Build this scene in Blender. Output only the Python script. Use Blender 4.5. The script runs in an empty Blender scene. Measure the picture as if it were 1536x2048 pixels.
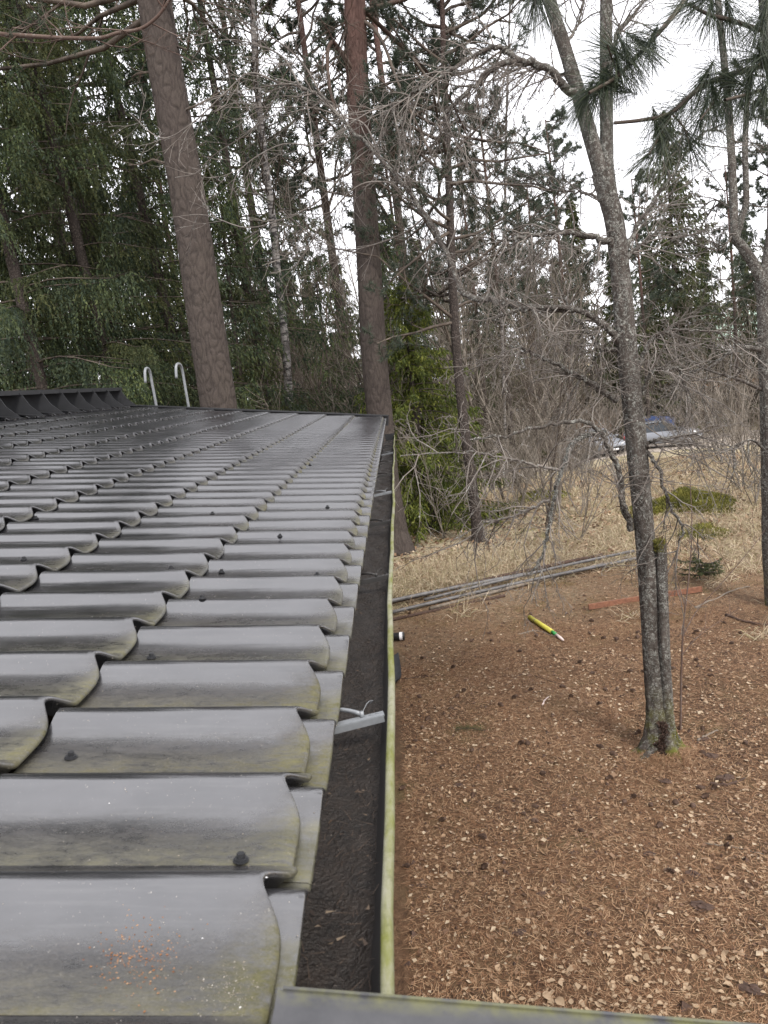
import bpy, math, random
import numpy as np
sc = bpy.context.scene
COL = sc.collection
PI = math.pi

# ------------------------------------------------------------------ camera
CAM_H = 3.0
F_PX, PITCH, YAW, ROLL = 1520.44, 0.1703, 0.0339, 0.1309
def _axes():
    c, s = math.cos, math.sin
    fw = np.array([-s(YAW)*c(PITCH), c(YAW)*c(PITCH), -s(PITCH)])
    rt = np.array([c(YAW), s(YAW), 0.0]); up = np.cross(rt, fw)
    return fw, rt*c(ROLL)-up*s(ROLL), rt*s(ROLL)+up*c(ROLL)
FW, RT, UP = _axes()
cam_d = bpy.data.cameras.new('camera')
cam = bpy.data.objects.new('camera', cam_d); COL.objects.link(cam)
from mathutils import Matrix, Vector
M = Matrix(((RT[0], UP[0], -FW[0], 0), (RT[1], UP[1], -FW[1], 0), (RT[2], UP[2], -FW[2], CAM_H), (0, 0, 0, 1)))
cam.matrix_world = M
cam_d.sensor_fit = 'VERTICAL'; cam_d.sensor_height = 36.0
cam_d.lens = F_PX/2048*36.0
cam_d.clip_start = 0.02; cam_d.clip_end = 2000
cam_d.dof.use_dof = True; cam_d.dof.focus_distance = 4.0; cam_d.dof.aperture_fstop = 16
sc.camera = cam

# ------------------------------------------------------------------ light
SUN_EL, SUN_AZ = math.radians(48), math.radians(150)     # azimuth clockwise from +Y: behind, over the right shoulder
w = bpy.data.worlds.new('World'); sc.world = w; w.use_nodes = True
nt = w.node_tree; nt.nodes.clear()
out = nt.nodes.new('ShaderNodeOutputWorld'); bg = nt.nodes.new('ShaderNodeBackground')
sky = nt.nodes.new('ShaderNodeTexSky'); sky.sky_type = 'NISHITA'; sky.sun_disc = False
sky.sun_elevation = SUN_EL; sky.sun_rotation = SUN_AZ; sky.dust_density = 4.0; sky.air_density = 1.0
mixw = nt.nodes.new('ShaderNodeMix'); mixw.data_type = 'RGBA'
mixw.inputs[0].default_value = 0.90
mixw.inputs[7].default_value = (9.35, 9.25, 9.6, 1)        # even cloud cover
nt.links.new(sky.outputs[0], mixw.inputs[6]); nt.links.new(mixw.outputs[2], bg.inputs[0])
bg.inputs[1].default_value = 0.10
nt.links.new(bg.outputs[0], out.inputs[0])
sun_d = bpy.data.lights.new('sun', 'SUN'); sun_d.energy = 1.5; sun_d.angle = math.radians(12); sun_d.color = (1, .95, .88)
sun = bpy.data.objects.new('sun', sun_d); COL.objects.link(sun)
sdir = Vector((math.sin(SUN_AZ)*math.cos(SUN_EL), math.cos(SUN_AZ)*math.cos(SUN_EL), math.sin(SUN_EL)))
sun.rotation_euler = (-sdir).to_track_quat('-Z', 'Y').to_euler(); sun.location = (0, 0, 40)
sc.view_settings.view_transform = 'Standard'; sc.view_settings.look = 'None'
sc.view_settings.gamma = 1; sc.view_settings.use_curve_mapping = False
sc.view_settings.exposure = 1.22
sc.cycles.max_bounces = 5; sc.cycles.diffuse_bounces = 3; sc.cycles.glossy_bounces = 2
sc.cycles.transmission_bounces = 3; sc.cycles.transparent_max_bounces = 4

# ------------------------------------------------------------------ helpers
def nrm(v):
    v = np.asarray(v, float); return v/np.maximum(np.linalg.norm(v, axis=-1, keepdims=True), 1e-9)
_r0 = np.random.default_rng(5)
_W = [(_r0.uniform(0, 2*PI), _r0.uniform(0, 2*PI), f*_r0.uniform(.8, 1.25), 1/f**.9) for f in (.25, .4, .7, 1.1, 1.7, 2.6, 4, 6, 9) for _ in range(3)]
def fbm(x, y, lo=0, hi=27, s=1.0):
    t = 0
    for a, ph, f, am in _W[lo:hi]:
        t = t+am*np.sin((x*math.cos(a)+y*math.sin(a))*f*s+ph)
    return t
def smooth01(t):
    t = np.clip(t, 0, 1); return t*t*(3-2*t)
def gz(x, y):
    x = np.asarray(x, float); y = np.asarray(y, float)
    z = -3.0*smooth01((y-12)/32)
    z = z+.014*fbm(x, y, 6, 27)*smooth01((np.abs(x+3.2)-2.6)/1.5+ (y>9.8)*9)
    z = z+.05*fbm(x, y, 0, 6)*smooth01((y-7)/6)
    return z
def ray(px, py):
    return FW+RT*(px-768)/F_PX-UP*(py-1024)/F_PX
def P(px, py, Y):
    d = ray(px, py); p = d*(Y/d[1]); return np.array([p[0], p[1], p[2]+CAM_H])
def G(px, py):
    d = ray(px, py); t = 1.0
    for i in range(4000):
        p = d*t
        if p[2]+CAM_H <= gz(p[0], p[1]): break
        t += .02
    return np.array([p[0], p[1], float(gz(p[0], p[1]))])

class MB:
    def __init__(s): s.v = []; s.q = []; s.t = []; s.n = 0; s.at = []
    def add(s, v, q=None, t=None, at=None):
        v = np.asarray(v, np.float32).reshape(-1, 3)
        if q is not None and len(q): s.q.append(np.asarray(q, np.int32).reshape(-1, 4)+s.n)
        if t is not None and len(t): s.t.append(np.asarray(t, np.int32).reshape(-1, 3)+s.n)
        s.v.append(v); s.n += len(v)
        if at is not None: s.at.append(np.asarray(at, np.float32))
        return s
    def grid(s, pts, closed=False, at=None):                       # pts (n,m,3)
        n, m = pts.shape[:2]; i = np.arange(n-1)[:, None]; mm = m if closed else m-1
        j = np.arange(mm)[None, :]; j2 = (j+1) % m
        q = np.stack([i*m+j, i*m+j2, (i+1)*m+j2, (i+1)*m+j], -1)
        return s.add(pts, q=q, at=at)
    def tube(s, pts, rad, n=6, cap=False, rough=0, rng=None):
        pts = np.asarray(pts, float); k = len(pts); rad = np.broadcast_to(np.asarray(rad, float), (k,))
        T = nrm(np.gradient(pts, axis=0)); a = np.abs(pts[-1]-pts[0]); ref = np.eye(3)[int(np.argmin(a))]
        U = nrm(np.cross(T, ref)); V = np.cross(T, U)
        th = np.arange(n)*2*PI/n; R = rad[:, None]*np.ones(n)
        if rough: R = R*(1+rough*rng.uniform(-1, 1, (k, n)))
        g = pts[:, None]+R[..., None]*(np.cos(th)[None, :, None]*U[:, None]+np.sin(th)[None, :, None]*V[:, None])
        s.grid(g, True)
        if cap:
            b = s.n-k*n
            for off, c, fl in ((b, pts[0], 1), (b+(k-1)*n, pts[-1], 0)):
                s.add([c]); ci = s.n-1
                jj = np.arange(n); tr = np.stack([off+jj, off+(jj+1) % n, np.full(n, ci)], -1)
                if fl: tr = tr[:, ::-1]
                s.t.append(tr.astype(np.int32))
        return s
    def box(s, c, size, rz=0, R=None):
        x, y, z = np.asarray(size)/2
        v = np.array([[a, b, d] for d in (-z, z) for a, b in ((-x, -y), (x, -y), (x, y), (-x, y))])
        if R is not None: v = v@np.asarray(R).T
        elif rz:
            c_, s_ = math.cos(rz), math.sin(rz); v = v@np.array([[c_, s_, 0], [-s_, c_, 0], [0, 0, 1]])
        q = [[3, 2, 1, 0], [4, 5, 6, 7], [0, 1, 5, 4], [1, 2, 6, 5], [2, 3, 7, 6], [3, 0, 4, 7]]
        return s.add(v+np.asarray(c), q=q)
    def beam(s, a, b, wd, ht, up=(0, 0, 1)):
        a, b = np.asarray(a, float), np.asarray(b, float); t = nrm(b-a); u = nrm(np.cross(up, t)); v = np.cross(t, u)
        R = np.stack([t, u, v], 1); return s.box((a+b)/2, (np.linalg.norm(b-a), wd, ht), R=R)
    def blades(s, p, d, ln, wv):                                    # one triangle each: p base, d unit dir, ln length, wv half-width vector
        v = np.stack([p-wv, p+wv, p+d*ln[:, None]], 1); n = len(p)
        return s.add(v, t=np.arange(3*n).reshape(n, 3))
    def mesh(s, name, smooth=True):
        me = bpy.data.meshes.new(name)
        v = np.concatenate(s.v) if s.v else np.zeros((0, 3), np.float32)
        q = np.concatenate(s.q) if s.q else np.zeros((0, 4), np.int32)
        t = np.concatenate(s.t) if s.t else np.zeros((0, 3), np.int32)
        me.vertices.add(len(v)); me.vertices.foreach_set('co', v.ravel())
        li = np.concatenate([q.ravel(), t.ravel()]).astype(np.int32)
        me.loops.add(len(li)); me.loops.foreach_set('vertex_index', li)
        ls = np.concatenate([np.arange(len(q))*4, len(q)*4+np.arange(len(t))*3]).astype(np.int32)
        me.polygons.add(len(ls)); me.polygons.foreach_set('loop_start', ls)
        me.polygons.foreach_set('use_smooth', np.full(len(ls), smooth, bool))
        if s.at:
            a = me.attributes.new('wear', 'FLOAT', 'POINT'); a.data.foreach_set('value', np.concatenate(s.at).ravel())
        me.update(calc_edges=True)
        return me

def link(name, me, mat=None, parent=None, loc=None, rot=None, kind=None):
    o = bpy.data.objects.new(name, me); COL.objects.link(o)
    if mat is not None and not len(me.materials): me.materials.append(mat)
    if parent is not None: o.parent = parent
    if loc is not None: o.location = [float(v) for v in loc]
    if rot is not None: o.rotation_euler = rot
    if kind: o['kind'] = kind
    return o
def part(name, mb, mat, parent, smooth=True, kind=None, label=None):
    if name == 'branches': kind = 'stuff'
    o = link(name, mb.mesh(name, smooth), mat, parent, kind=kind)
    if label: o['label'] = label
    return o
def tag(o, label, cat, group=None):
    o['label'] = label; o['category'] = cat
    if group: o['group'] = group
    return o
def thing(name, label, cat, loc=(0, 0, 0), rz=0, group=None):
    o = bpy.data.objects.new(name, None); COL.objects.link(o); o.empty_display_size = .1
    o.location = [float(v) for v in loc]; o.rotation_euler = (0, 0, rz)
    return tag(o, label, cat, group)
def dup(root, loc, rz, label=None, group=None, scale=1.0):
    def cp(o, par):
        c = o.copy(); COL.objects.link(c)
        if par is not None: c.parent = par
        for ch in KIDS.get(o.name, [h for h in o.children]): cp(ch, c)
        return c
    r = cp(root, None)
    r.location = [float(v) for v in loc]; r.rotation_euler = (0, 0, rz); r.scale = (scale,)*3
    if label: r['label'] = label
    if group: r['group'] = group
    return r
KIDS = {}

def spline(pts, n):
    pts = np.asarray(pts, float)
    if len(pts) == 2:
        t = np.linspace(0, 1, n)[:, None]; return pts[0]*(1-t)+pts[1]*t
    p = np.vstack([2*pts[0]-pts[1], pts, 2*pts[-1]-pts[-2]]); k = len(pts)-1
    u = np.linspace(0, k, n); i = np.minimum(u.astype(int), k-1); f = (u-i)[:, None]
    a, b, c, d = p[i], p[i+1], p[i+2], p[i+3]
    return .5*(2*b+(c-a)*f+(2*a-5*b+4*c-d)*f**2+(3*b-a-3*c+d)*f**3)

# ------------------------------------------------------------------ materials
class NT:
    def __init__(s, name):
        s.m = bpy.data.materials.new(name); s.m.use_nodes = True; s.t = s.m.node_tree
        s.b = s.t.nodes['Principled BSDF']
    def n(s, typ, **kw):
        nd = s.t.nodes.new('ShaderNode'+typ)
        for k, v in kw.items(): setattr(nd, k, v)
        return nd
    def l(s, a, b): s.t.links.new(a, b)
    def pos(s): 
        if not hasattr(s, '_p'): s._p = s.n('NewGeometry')
        return s._p.outputs['Position']
    def obj(s):
        if not hasattr(s, '_o'): s._o = s.n('TexCoord')
        return s._o.outputs['Object']
    def scale(s, v, sc3):
        m = s.n('Mapping'); s.l(v, m.inputs[0]); m.inputs['Scale'].default_value = sc3; return m.outputs[0]
    def noise(s, v, sc_, det=5, rough=.6, dist=0):
        x = s.n('TexNoise'); s.l(v, x.inputs['Vector']); x.inputs['Scale'].default_value = sc_
        x.inputs['Detail'].default_value = det; x.inputs['Roughness'].default_value = rough; x.inputs['Distortion'].default_value = dist
        return x.outputs['Fac']
    def voro(s, v, sc_, feature='F1', rnd=1):
        x = s.n('TexVoronoi', feature=feature); s.l(v, x.inputs['Vector']); x.inputs['Scale'].default_value = sc_
        x.inputs['Randomness'].default_value = rnd; return x
    def ramp(s, f, stops):
        r = s.n('ValToRGB'); s.l(f, r.inputs[0]); e = r.color_ramp.elements
        while len(e) < len(stops): e.new(.5)
        for i, (p, c) in enumerate(stops):
            e[i].position = p; e[i].color = (*c, 1) if hasattr(c, '__len__') else (c, c, c, 1)
        return r.outputs[0]
    def mix(s, f, a, b, mode='MIX'):
        x = s.n('Mix', data_type='RGBA', blend_type=mode)
        for idx, v in ((0, f), (6, a), (7, b)):
            if hasattr(v, 'is_output'): s.l(v, x.inputs[idx])
            elif idx == 0: x.inputs[0].default_value = v
            else: x.inputs[idx].default_value = (*v, 1)
        return x.outputs[2]
    def math(s, op, a, b=None, clamp=False):
        x = s.n('Math', operation=op, use_clamp=clamp)
        for i, v in enumerate((a, b)):
            if v is None: continue
            if hasattr(v, 'is_output'): s.l(v, x.inputs[i])
            else: x.inputs[i].default_value = v
        return x.outputs[0]
    def sep(s, v):
        x = s.n('SeparateXYZ'); s.l(v, x.inputs[0]); return x.outputs
    def mr(s, v, a, b, c=0, d=1):
        x = s.n('MapRange'); s.l(v, x.inputs[0])
        for i, k in enumerate((a, b, c, d)): x.inputs[i+1].default_value = k
        return x.outputs[0]
    def bump(s, h, st, dist=.01):
        b = s.n('Bump'); s.l(h, b.inputs['Height']); b.inputs['Strength'].default_value = st; b.inputs['Distance'].default_value = dist
        s.l(b.outputs[0], s.b.inputs['Normal'])
    def col(s, c):
        if hasattr(c, 'is_output'): s.l(c, s.b.inputs['Base Color'])
        else: s.b.inputs['Base Color'].default_value = (*c, 1)
    def rough(s, r):
        if hasattr(r, 'is_output'): s.l(r, s.b.inputs['Roughness'])
        else: s.b.inputs['Roughness'].default_value = r
    def spec(s, v): s.b.inputs['Specular IOR Level'].default_value = v

def flat(name, c, rough=.6, metal=0, var=.25, nscale=20, bump=0, spec=.5):
    t = NT(name); f = t.noise(t.pos(), nscale, 6, .65)
    t.col(t.mix(t.mr(f, .3, .7), [v*(1-var) for v in c], [min(1, v*(1+var)) for v in c]))
    t.rough(rough); t.b.inputs['Metallic'].default_value = metal; t.spec(spec)
    if bump: t.bump(f, bump)
    return t.m
def island(name, cols, rough=.7, spec=.3, transl=0, patch=None):
    """leaf-like bits: colour differs from piece to piece"""
    t = NT(name); g = t.n('NewGeometry'); t._p = g
    k = len(cols); c = t.ramp(g.outputs['Random Per Island'], [(i/max(1, k-1), cc) for i, cc in enumerate(cols)])
    if patch: c = t.mix(t.mr(t.noise(t.pos(), patch[0], 3), .42, .62), c, t.mix(1, c, patch[1], 'MULTIPLY'))
    t.col(c); t.rough(rough); t.spec(spec)
    if transl:
        tr = t.n('BsdfTranslucent'); t.l(c, tr.inputs[0]); mx = t.n('MixShader'); mx.inputs[0].default_value = transl
        o = t.t.nodes['Material Output']; t.l(t.b.outputs[0], mx.inputs[1]); t.l(tr.outputs[0], mx.inputs[2]); t.l(mx.outputs[0], o.inputs[0])
    return t.m

def m_roof():
    t = NT('painted_steel_roof'); p = t.pos(); x, y, z = t.sep(p)
    a = t.n('Attribute', attribute_name='wear').outputs['Fac']
    n1 = t.noise(t.scale(p, (1, 3.0, 1)), 7, 6, .7, .4); n2 = t.noise(t.scale(p, (.6, 1.3, 1)), 55, 6, .8); n3 = t.noise(p, 240, 3, .8); nb = t.noise(p, 1.6, 4); n4 = t.noise(p, 420, 2, .7)
    rnd = t.n('ObjectInfo').outputs['Random']; eave = t.math('MULTIPLY', t.mr(x, -1.5, -.15, .30, 1), t.mr(rnd, 0, 1, .45, 1.25))
    base = t.mix(t.mr(n1, .35, .65), (.010, .0105, .0125), (.028, .028, .031))           # sun-bleached dark paint
    streak = t.noise(t.scale(p, (2, 45, 1)), 3, 5, .75)
    base = t.mix(t.math('MULTIPLY', t.mr(streak, .52, .74), .40), base, (.075, .075, .075))
    g = t.math('MULTIPLY', t.math('MULTIPLY', a, eave), t.mr(n2, .30, .70, .20, 1.75), True)   # grime film in valleys and on lips
    g = t.math('MULTIPLY', g, t.mr(nb, .32, .62, .35, 1.25), True)
    dirt = t.mix(t.mr(n4, .35, .65), (.018, .0155, .0125), (.082, .071, .056))
    c = t.mix(t.math('MULTIPLY', g, .85), base, dirt)
    moss = t.math('MULTIPLY', t.math('MULTIPLY', t.mr(a, .34, .85), t.mr(x, -1.4, -.16, .15, 1)), t.math('MULTIPLY', t.mr(nb, .34, .56, .25, 1), t.mr(n2, .36, .60, .15, 1)))
    c = t.mix(t.math('MULTIPLY', moss, .62), c, t.mix(t.mr(n1, .4, .6), (.095, .092, .034), (.175, .166, .072)))
    sp = t.math('MULTIPLY', t.mr(n3, .66, .71), t.mr(n2, .40, .60))
    c = t.mix(t.math('MULTIPLY', sp, .8), c, (.34, .31, .27))
    t.col(c); t.rough(t.math('ADD', t.mr(n1, .3, .7, .10, .19), t.math('MULTIPLY', g, .62)))
    t.b.inputs['IOR'].default_value = 2.3
    t.l(t.math('MULTIPLY', t.math('SUBTRACT', 1.0, t.math('MULTIPLY', t.math('MAXIMUM', g, moss), .86)), .5), t.b.inputs['Specular IOR Level'])
    t.bump(t.math('ADD', t.math('MULTIPLY', t.math('MULTIPLY', n3, g), .6), t.math('MULTIPLY', t.noise(p, 6, 2), .9)), .16, .007)
    return t.m
def m_bark_pine(name='pine_bark', z0=7.2, z1=10, relief=False):
    t = NT(name); o = t.obj(); wv = t.n('TexNoise'); t.l(o, wv.inputs['Vector']); wv.inputs['Scale'].default_value = 7; wv.inputs['Detail'].default_value = 4
    ad = t.n('VectorMath', operation='MULTIPLY_ADD'); t.l(wv.outputs['Color'], ad.inputs[0]); ad.inputs[1].default_value = (.16, .16, .16); t.l(o, ad.inputs[2])
    p = t.scale(ad.outputs[0], (1, 1, .55))
    v = t.voro(p, 26, 'DISTANCE_TO_EDGE').outputs['Distance']; n = t.noise(p, 40, 7, .75, .6); n5 = t.noise(o, 2.2, 4)
    h = t.math('ADD', t.math('MULTIPLY', t.n('Attribute', attribute_name='wear').outputs['Fac'], .38) if relief else t.mr(v, 0, .34, 0, .6), t.math('MULTIPLY', t.noise(t.scale(ad.outputs[0], (1, 1, .22)), 34, 8, .8, .4) if relief else n, 1.05 if relief else .9))
    c = t.mix(t.mr(h, .30, 1.0), (.024, .020, .018), (.115, .094, .081))
    c = t.mix(t.mr(n5, .35, .7, 0, .45), c, (.07, .055, .052)); c = t.mix(t.mr(t.noise(o, 70, 4, .7), .57, .72, 0, .55), c, (.16, .143, .128))
    z = t.sep(o)[2]; zz = t.math('ADD', z, t.math('MULTIPLY', t.math('SUBTRACT', t.noise(o, 1.4, 4), .5), 4.0))
    c2 = t.mix(t.mr(h, .25, 1.0), (.060, .032, .027), (.185, .112, .094))
    c = t.mix(t.mr(zz, z0, z1), c, c2)
    t.col(c); t.rough(.9); t.spec(.2); t.bump(h, .8, .02); return t.m
def m_bark_lichen():
    t = NT('lichen_bark'); o = t.obj()
    n = t.noise(o, 40, 9, .82, .8); n2 = t.noise(t.scale(o, (1, 1, .35)), 18, 6, .75); n3 = t.noise(o, 7, 5, .7)
    c = t.mix(t.mr(n2, .3, .7), (.045, .038, .033), (.150, .126, .110))
    f = t.math('MULTIPLY', t.mr(n, .50, .56), t.mr(n3, .36, .56, .12, 1))
    c = t.mix(f, c, t.mix(t.mr(t.noise(o, 90, 2), .4, .6), (.22, .225, .205), (.50, .50, .455)))
    z = t.sep(o)[2]
    moss = t.math('MULTIPLY', t.mr(z, .55, .05), t.mr(t.noise(o, 7, 4), .42, .58))
    c = t.mix(moss, c, (.16, .16, .035))
    t.col(c); t.rough(.9); t.spec(.2); t.bump(t.math('ADD', t.math('MULTIPLY', n2, 1.2), t.math('MULTIPLY', n, .7)), .9, .02); return t.m
def m_twig(name, a, b, li=.5):
    t = NT(name); o = t.obj(); n = t.noise(o, 30, 5, .7); n2 = t.noise(o, 3, 2)
    c = t.mix(t.mr(n2, .35, .65), a, b); c = t.mix(t.mr(n, .55, .62, 0, li), c, (.36, .36, .33))
    t.col(c); t.rough(.85); t.spec(.2); return t.m
def m_birch():
    t = NT('birch_bark'); o = t.obj(); n = t.noise(t.scale(o, (1, 1, 3.5)), 5, 6, .7, .3); n2 = t.noise(o, 3, 3)
    c = t.mix(t.mr(n, .45, .55), (.03, .026, .026), (.33, .31, .295)); c = t.mix(t.mr(n2, .5, .7), c, (.10, .09, .085))
    t.col(c); t.rough(.8); return t.m
def m_ground():
    t = NT('forest_floor'); p = t.pos(); x, y, z = t.sep(p)
    n = t.noise(p, 22, 8, .75, .5); n2 = t.noise(p, 2.3, 5, .6); n3 = t.noise(p, 90, 3, .8); nb = t.noise(p, .6, 4)
    near = t.ramp(n, [(.3, (.048, .029, .019)), (.5, (.175, .100, .058)), (.7, (.34, .215, .13))])
    near = t.mix(t.mr(n2, .48, .68, 0, .6), near, (.22, .155, .085)); near = t.mix(t.mr(nb, .46, .62, 0, .7), near, (.075, .050, .036)); near = t.mix(t.mr(t.noise(p, 1.3, 5), .56, .68, 0, .45), near, (.15, .14, .06))
    far = t.ramp(n, [(.3, (.20, .155, .10)), (.5, (.50, .415, .28)), (.68, (.74, .65, .48))])
    far = t.mix(t.mr(n2, .52, .64, 0, .8), far, t.mix(n3, (.11, .11, .02), (.24, .23, .05)))
    edge = t.math('ADD', y, t.math('MULTIPLY', nb, 5.0)); edge = t.math('SUBTRACT', edge, t.math('MULTIPLY', x, .25))
    c = t.mix(t.mr(edge, 9.8, 14.5), near, far)
    t.col(c); t.rough(.95); t.spec(.15); t.bump(t.math('ADD', n, t.math('MULTIPLY', n3, .5)), 1.0, .03); return t.m
def m_silt():
    t = NT('gutter_silt'); p = t.pos(); n = t.noise(p, 30, 8, .8, .3); n2 = t.noise(p, 4, 3); n3 = t.noise(p, 160, 2)
    c = t.mix(t.mr(n, .35, .7), (.010, .008, .007), (.048, .035, .027)); c = t.mix(t.mr(n2, .5, .7, 0, .7), c, (.014, .011, .009))
    c = t.mix(t.mr(n3, .66, .74, 0, .5), c, (.16, .13, .11))
    t.col(c); t.rough(t.mr(n2, .35, .65, .38, .75)); t.bump(t.math('ADD', n, n3), .8, .01); return t.m
def m_lip():
    t = NT('mossy_gutter_paint'); p = t.scale(t.pos(), (4, 1, 1)); n = t.noise(p, 7, 6, .7); n2 = t.noise(t.pos(), 60, 4, .7)
    c = t.mix(t.mr(n, .40, .60), (.27, .265, .19), (.155, .165, .030)); c = t.mix(t.mr(n2, .5, .75, 0, .6), c, (.085, .09, .022))
    t.col(c); t.rough(.8); t.bump(n2, .4, .004); return t.m
def m_capping():
    t = NT('weathered_capping'); p = t.pos(); n = t.noise(p, 30, 6, .7); y = t.sep(p)[1]
    c = t.mix(t.mr(n, .3, .7), (.040, .041, .046), (.075, .075, .08))
    e = t.math('MULTIPLY', t.mr(y, .500, .514), t.mr(t.noise(p, 45, 4), .35, .6)); c = t.mix(e, c, (.13, .13, .06))
    t.col(c); t.rough(.5); t.b.inputs['IOR'].default_value = 1.6; return t.m

MT = dict(
    roof=m_roof(), pine=m_bark_pine(), plate_dark=m_bark_pine('plated_dark_bark', 30, 40, True), plate_red=m_bark_pine('plated_reddish_bark', 5.6, 8.2, True), pine_dark=m_bark_pine('dark_pine_bark', 30, 40), pine_red=m_bark_pine('reddish_pine_bark', 5.6, 8.2), lichen=m_bark_lichen(), birch=m_birch(), ground=m_ground(), silt=m_silt(), lip=m_lip(), cap=m_capping(),
    dark=flat('black_coated_steel', (.022, .023, .026), .5), galv=flat('galvanised_steel', (.27, .285, .30), .5, .35, .2, 30),
    gutter=flat('gutter_steel', (.03, .028, .027), .6), wall=flat('stained_boards', (.06, .035, .025), .8, var=.4), soffit=flat('painted_soffit', (.5, .5, .48), .7),
    twig=m_twig('grey_twig', (.13, .112, .10), (.27, .24, .215), .6), ptwig=m_twig('brown_twig', (.062, .048, .040), (.155, .125, .10), .2),
    thick=m_twig('thicket_stem', (.16, .137, .114), (.34, .297, .25), .3), redtwig=m_twig('reddish_limb', (.095, .060, .048), (.16, .115, .095), .3),
    sp_dark=island('spruce_needles_dark', [(.026, .044, .032), (.050, .074, .042), (.088, .110, .050)], .65, .3, .3, (.45, (1.7, 1.6, 1.1))),
    sp_mid=island('spruce_needles_mid', [(.050, .070, .036), (.085, .108, .050), (.125, .138, .060)], .65, .3, .4, (.5, (1.3, 1.2, 1.0))),
    sp_lime=island('spruce_needles_yellowish', [(.082, .112, .026), (.17, .21, .042), (.31, .325, .06)], .6, .3, .3, (1.1, (.55, .62, .7))),
    pn=island('pine_needles', [(.045, .068, .050), (.078, .102, .072), (.12, .14, .095)], .6, .3, .4),
    pn_near=island('long_pine_needles', [(.022, .038, .026), (.045, .066, .038), (.085, .105, .05)], .45, .5, .25),
    flake=island('lichen_flakes', [(.10, .10, .09), (.26, .26, .24), (.44, .44, .40)], .95, .1),
    leaf=island('dry_birch_leaf', [(.09, .05, .03), (.15, .085, .052), (.21, .125, .078), (.34, .215, .125), (.44, .315, .20), (.60, .49, .35), (.36, .24, .15), (.25, .155, .095)], .7, .3, .1),
    straw=island('needle_litter', [(.08, .044, .026), (.225, .118, .065), (.39, .222, .124), (.60, .42, .26)], .8, .2),
    straw_wet=island('wet_needles', [(.02, .014, .011), (.045, .03, .021), (.10, .07, .05)], .7), leaf_wet=island('wet_leaf_scraps', [(.03, .02, .015), (.09, .06, .04), (.22, .17, .12)], .6),
    rootbark=flat('rotten_root_bark', (.13, .095, .075), .9, var=.6, nscale=26, bump=.9),
    grass=island('dry_grass', [(.33, .225, .14), (.53, .42, .29), (.72, .62, .46), (.34, .31, .14)], .8, .2, .2),
    moss=island('moss', [(.11, .11, .025), (.21, .20, .045), (.36, .33, .10)], .9, .1, .1, (4, (.6, .65, .8))),
    cone=flat('cone_scales', (.10, .058, .038), .8, var=.5, nscale=60), clod=flat('rotten_bark', (.075, .043, .030), .9, var=.5, nscale=40, bump=.6),
    wood=flat('grey_wood', (.20, .165, .13), .85, var=.4, nscale=25), redwood=flat('red_brown_plank', (.24, .105, .06), .8, var=.4, nscale=30),
    pipe=flat('grey_plastic', (.13, .125, .125), .55, var=.5, nscale=9), black=flat('black_plastic', (.012, .012, .013), .4), white=flat('white_plastic', (.75, .75, .76), .5, var=.08),
    yellow=flat('yellow_paper', (.55, .50, .07), .6, var=.3, nscale=60), green=flat('green_paper', (.03, .30, .07), .5), pinkw=flat('pale_tip', (.72, .60, .56), .6, var=.1),
    silver=flat('silver_car_paint', (.34, .36, .40), .25, .2, .05), glass=flat('car_glass', (.03, .04, .05), .08, 0, .1), tyre=flat('tyre_rubber', (.018, .018, .018), .8),
    headl=flat('headlight_lens', (.7, .72, .75), .15, var=.05), blue=flat('blue_tarpaulin', (.03, .065, .19), .55, var=.25, nscale=3), orange=flat('orange_boards', (.38, .17, .045), .7, var=.3, nscale=6),
    shed=flat('dark_shed_boards', (.07, .045, .032), .85, var=.4, nscale=6), whitewall=flat('white_render', (.70, .70, .72), .7, var=.08, nscale=4), mint=flat('pale_green_sheet', (.55, .72, .60), .6, var=.08, nscale=3),
    drive=flat('pale_gravel', (.42, .36, .30), .9, var=.3, nscale=8, bump=.4), rust=island('rusty_catkin_bits', [(.20, .07, .025), (.36, .16, .06), (.42, .27, .16)], .8), tan=island('pale_seed_dust', [(.16, .13, .10), (.36, .31, .25), (.55, .52, .48)], .8), red=flat('red_lamp', (.5, .03, .02), .3), stump=flat('broken_wood', (.16, .10, .065), .9, var=.5, nscale=40, bump=.5),
)

# one calibration of all base colours against the exposure
for m_ in list(MT.values()):
    t_ = m_.node_tree; bs_ = t_.nodes['Principled BSDF'].inputs['Base Color']
    if m_ in (MT['white'], MT['headl'], MT['roof']): continue
    if bs_.is_linked:
        src = bs_.links[0].from_socket; g_ = t_.nodes.new('ShaderNodeMix'); g_.data_type = 'RGBA'; g_.blend_type = 'MULTIPLY'; g_.inputs[0].default_value = 1; g_.inputs[7].default_value = (.76, .76, .76, 1)
        tos = [l.to_socket for l in src.links if l.to_node.bl_idname in ('ShaderNodeBsdfPrincipled', 'ShaderNodeBsdfTranslucent')]
        t_.links.new(src, g_.inputs[6])
        for q_ in tos: t_.links.new(g_.outputs[2], q_)
# ------------------------------------------------------------------ ground
def coords(segs):
    r = []
    for a, b, n in segs: r.append(np.linspace(a, b, n, endpoint=False))
    r.append([segs[-1][1]]); return np.concatenate(r)
gx = coords([(-400, -60, 12), (-60, -12, 24), (-12, -.6, 30), (-.6, 6, 110), (6, 20, 60), (20, 60, 24), (60, 400, 12)])
gy = coords([(-80, -6, 16), (-6, 2.4, 20), (2.4, 12, 150), (12, 26, 80), (26, 60, 40), (60, 600, 20)])
X_, Y_ = np.meshgrid(gx, gy, indexing='ij')
gm = MB().grid(np.stack([X_, Y_, gz(X_, Y_)], -1))
ground = link('ground', gm.mesh('ground'), MT['ground'], kind='structure')
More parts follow.
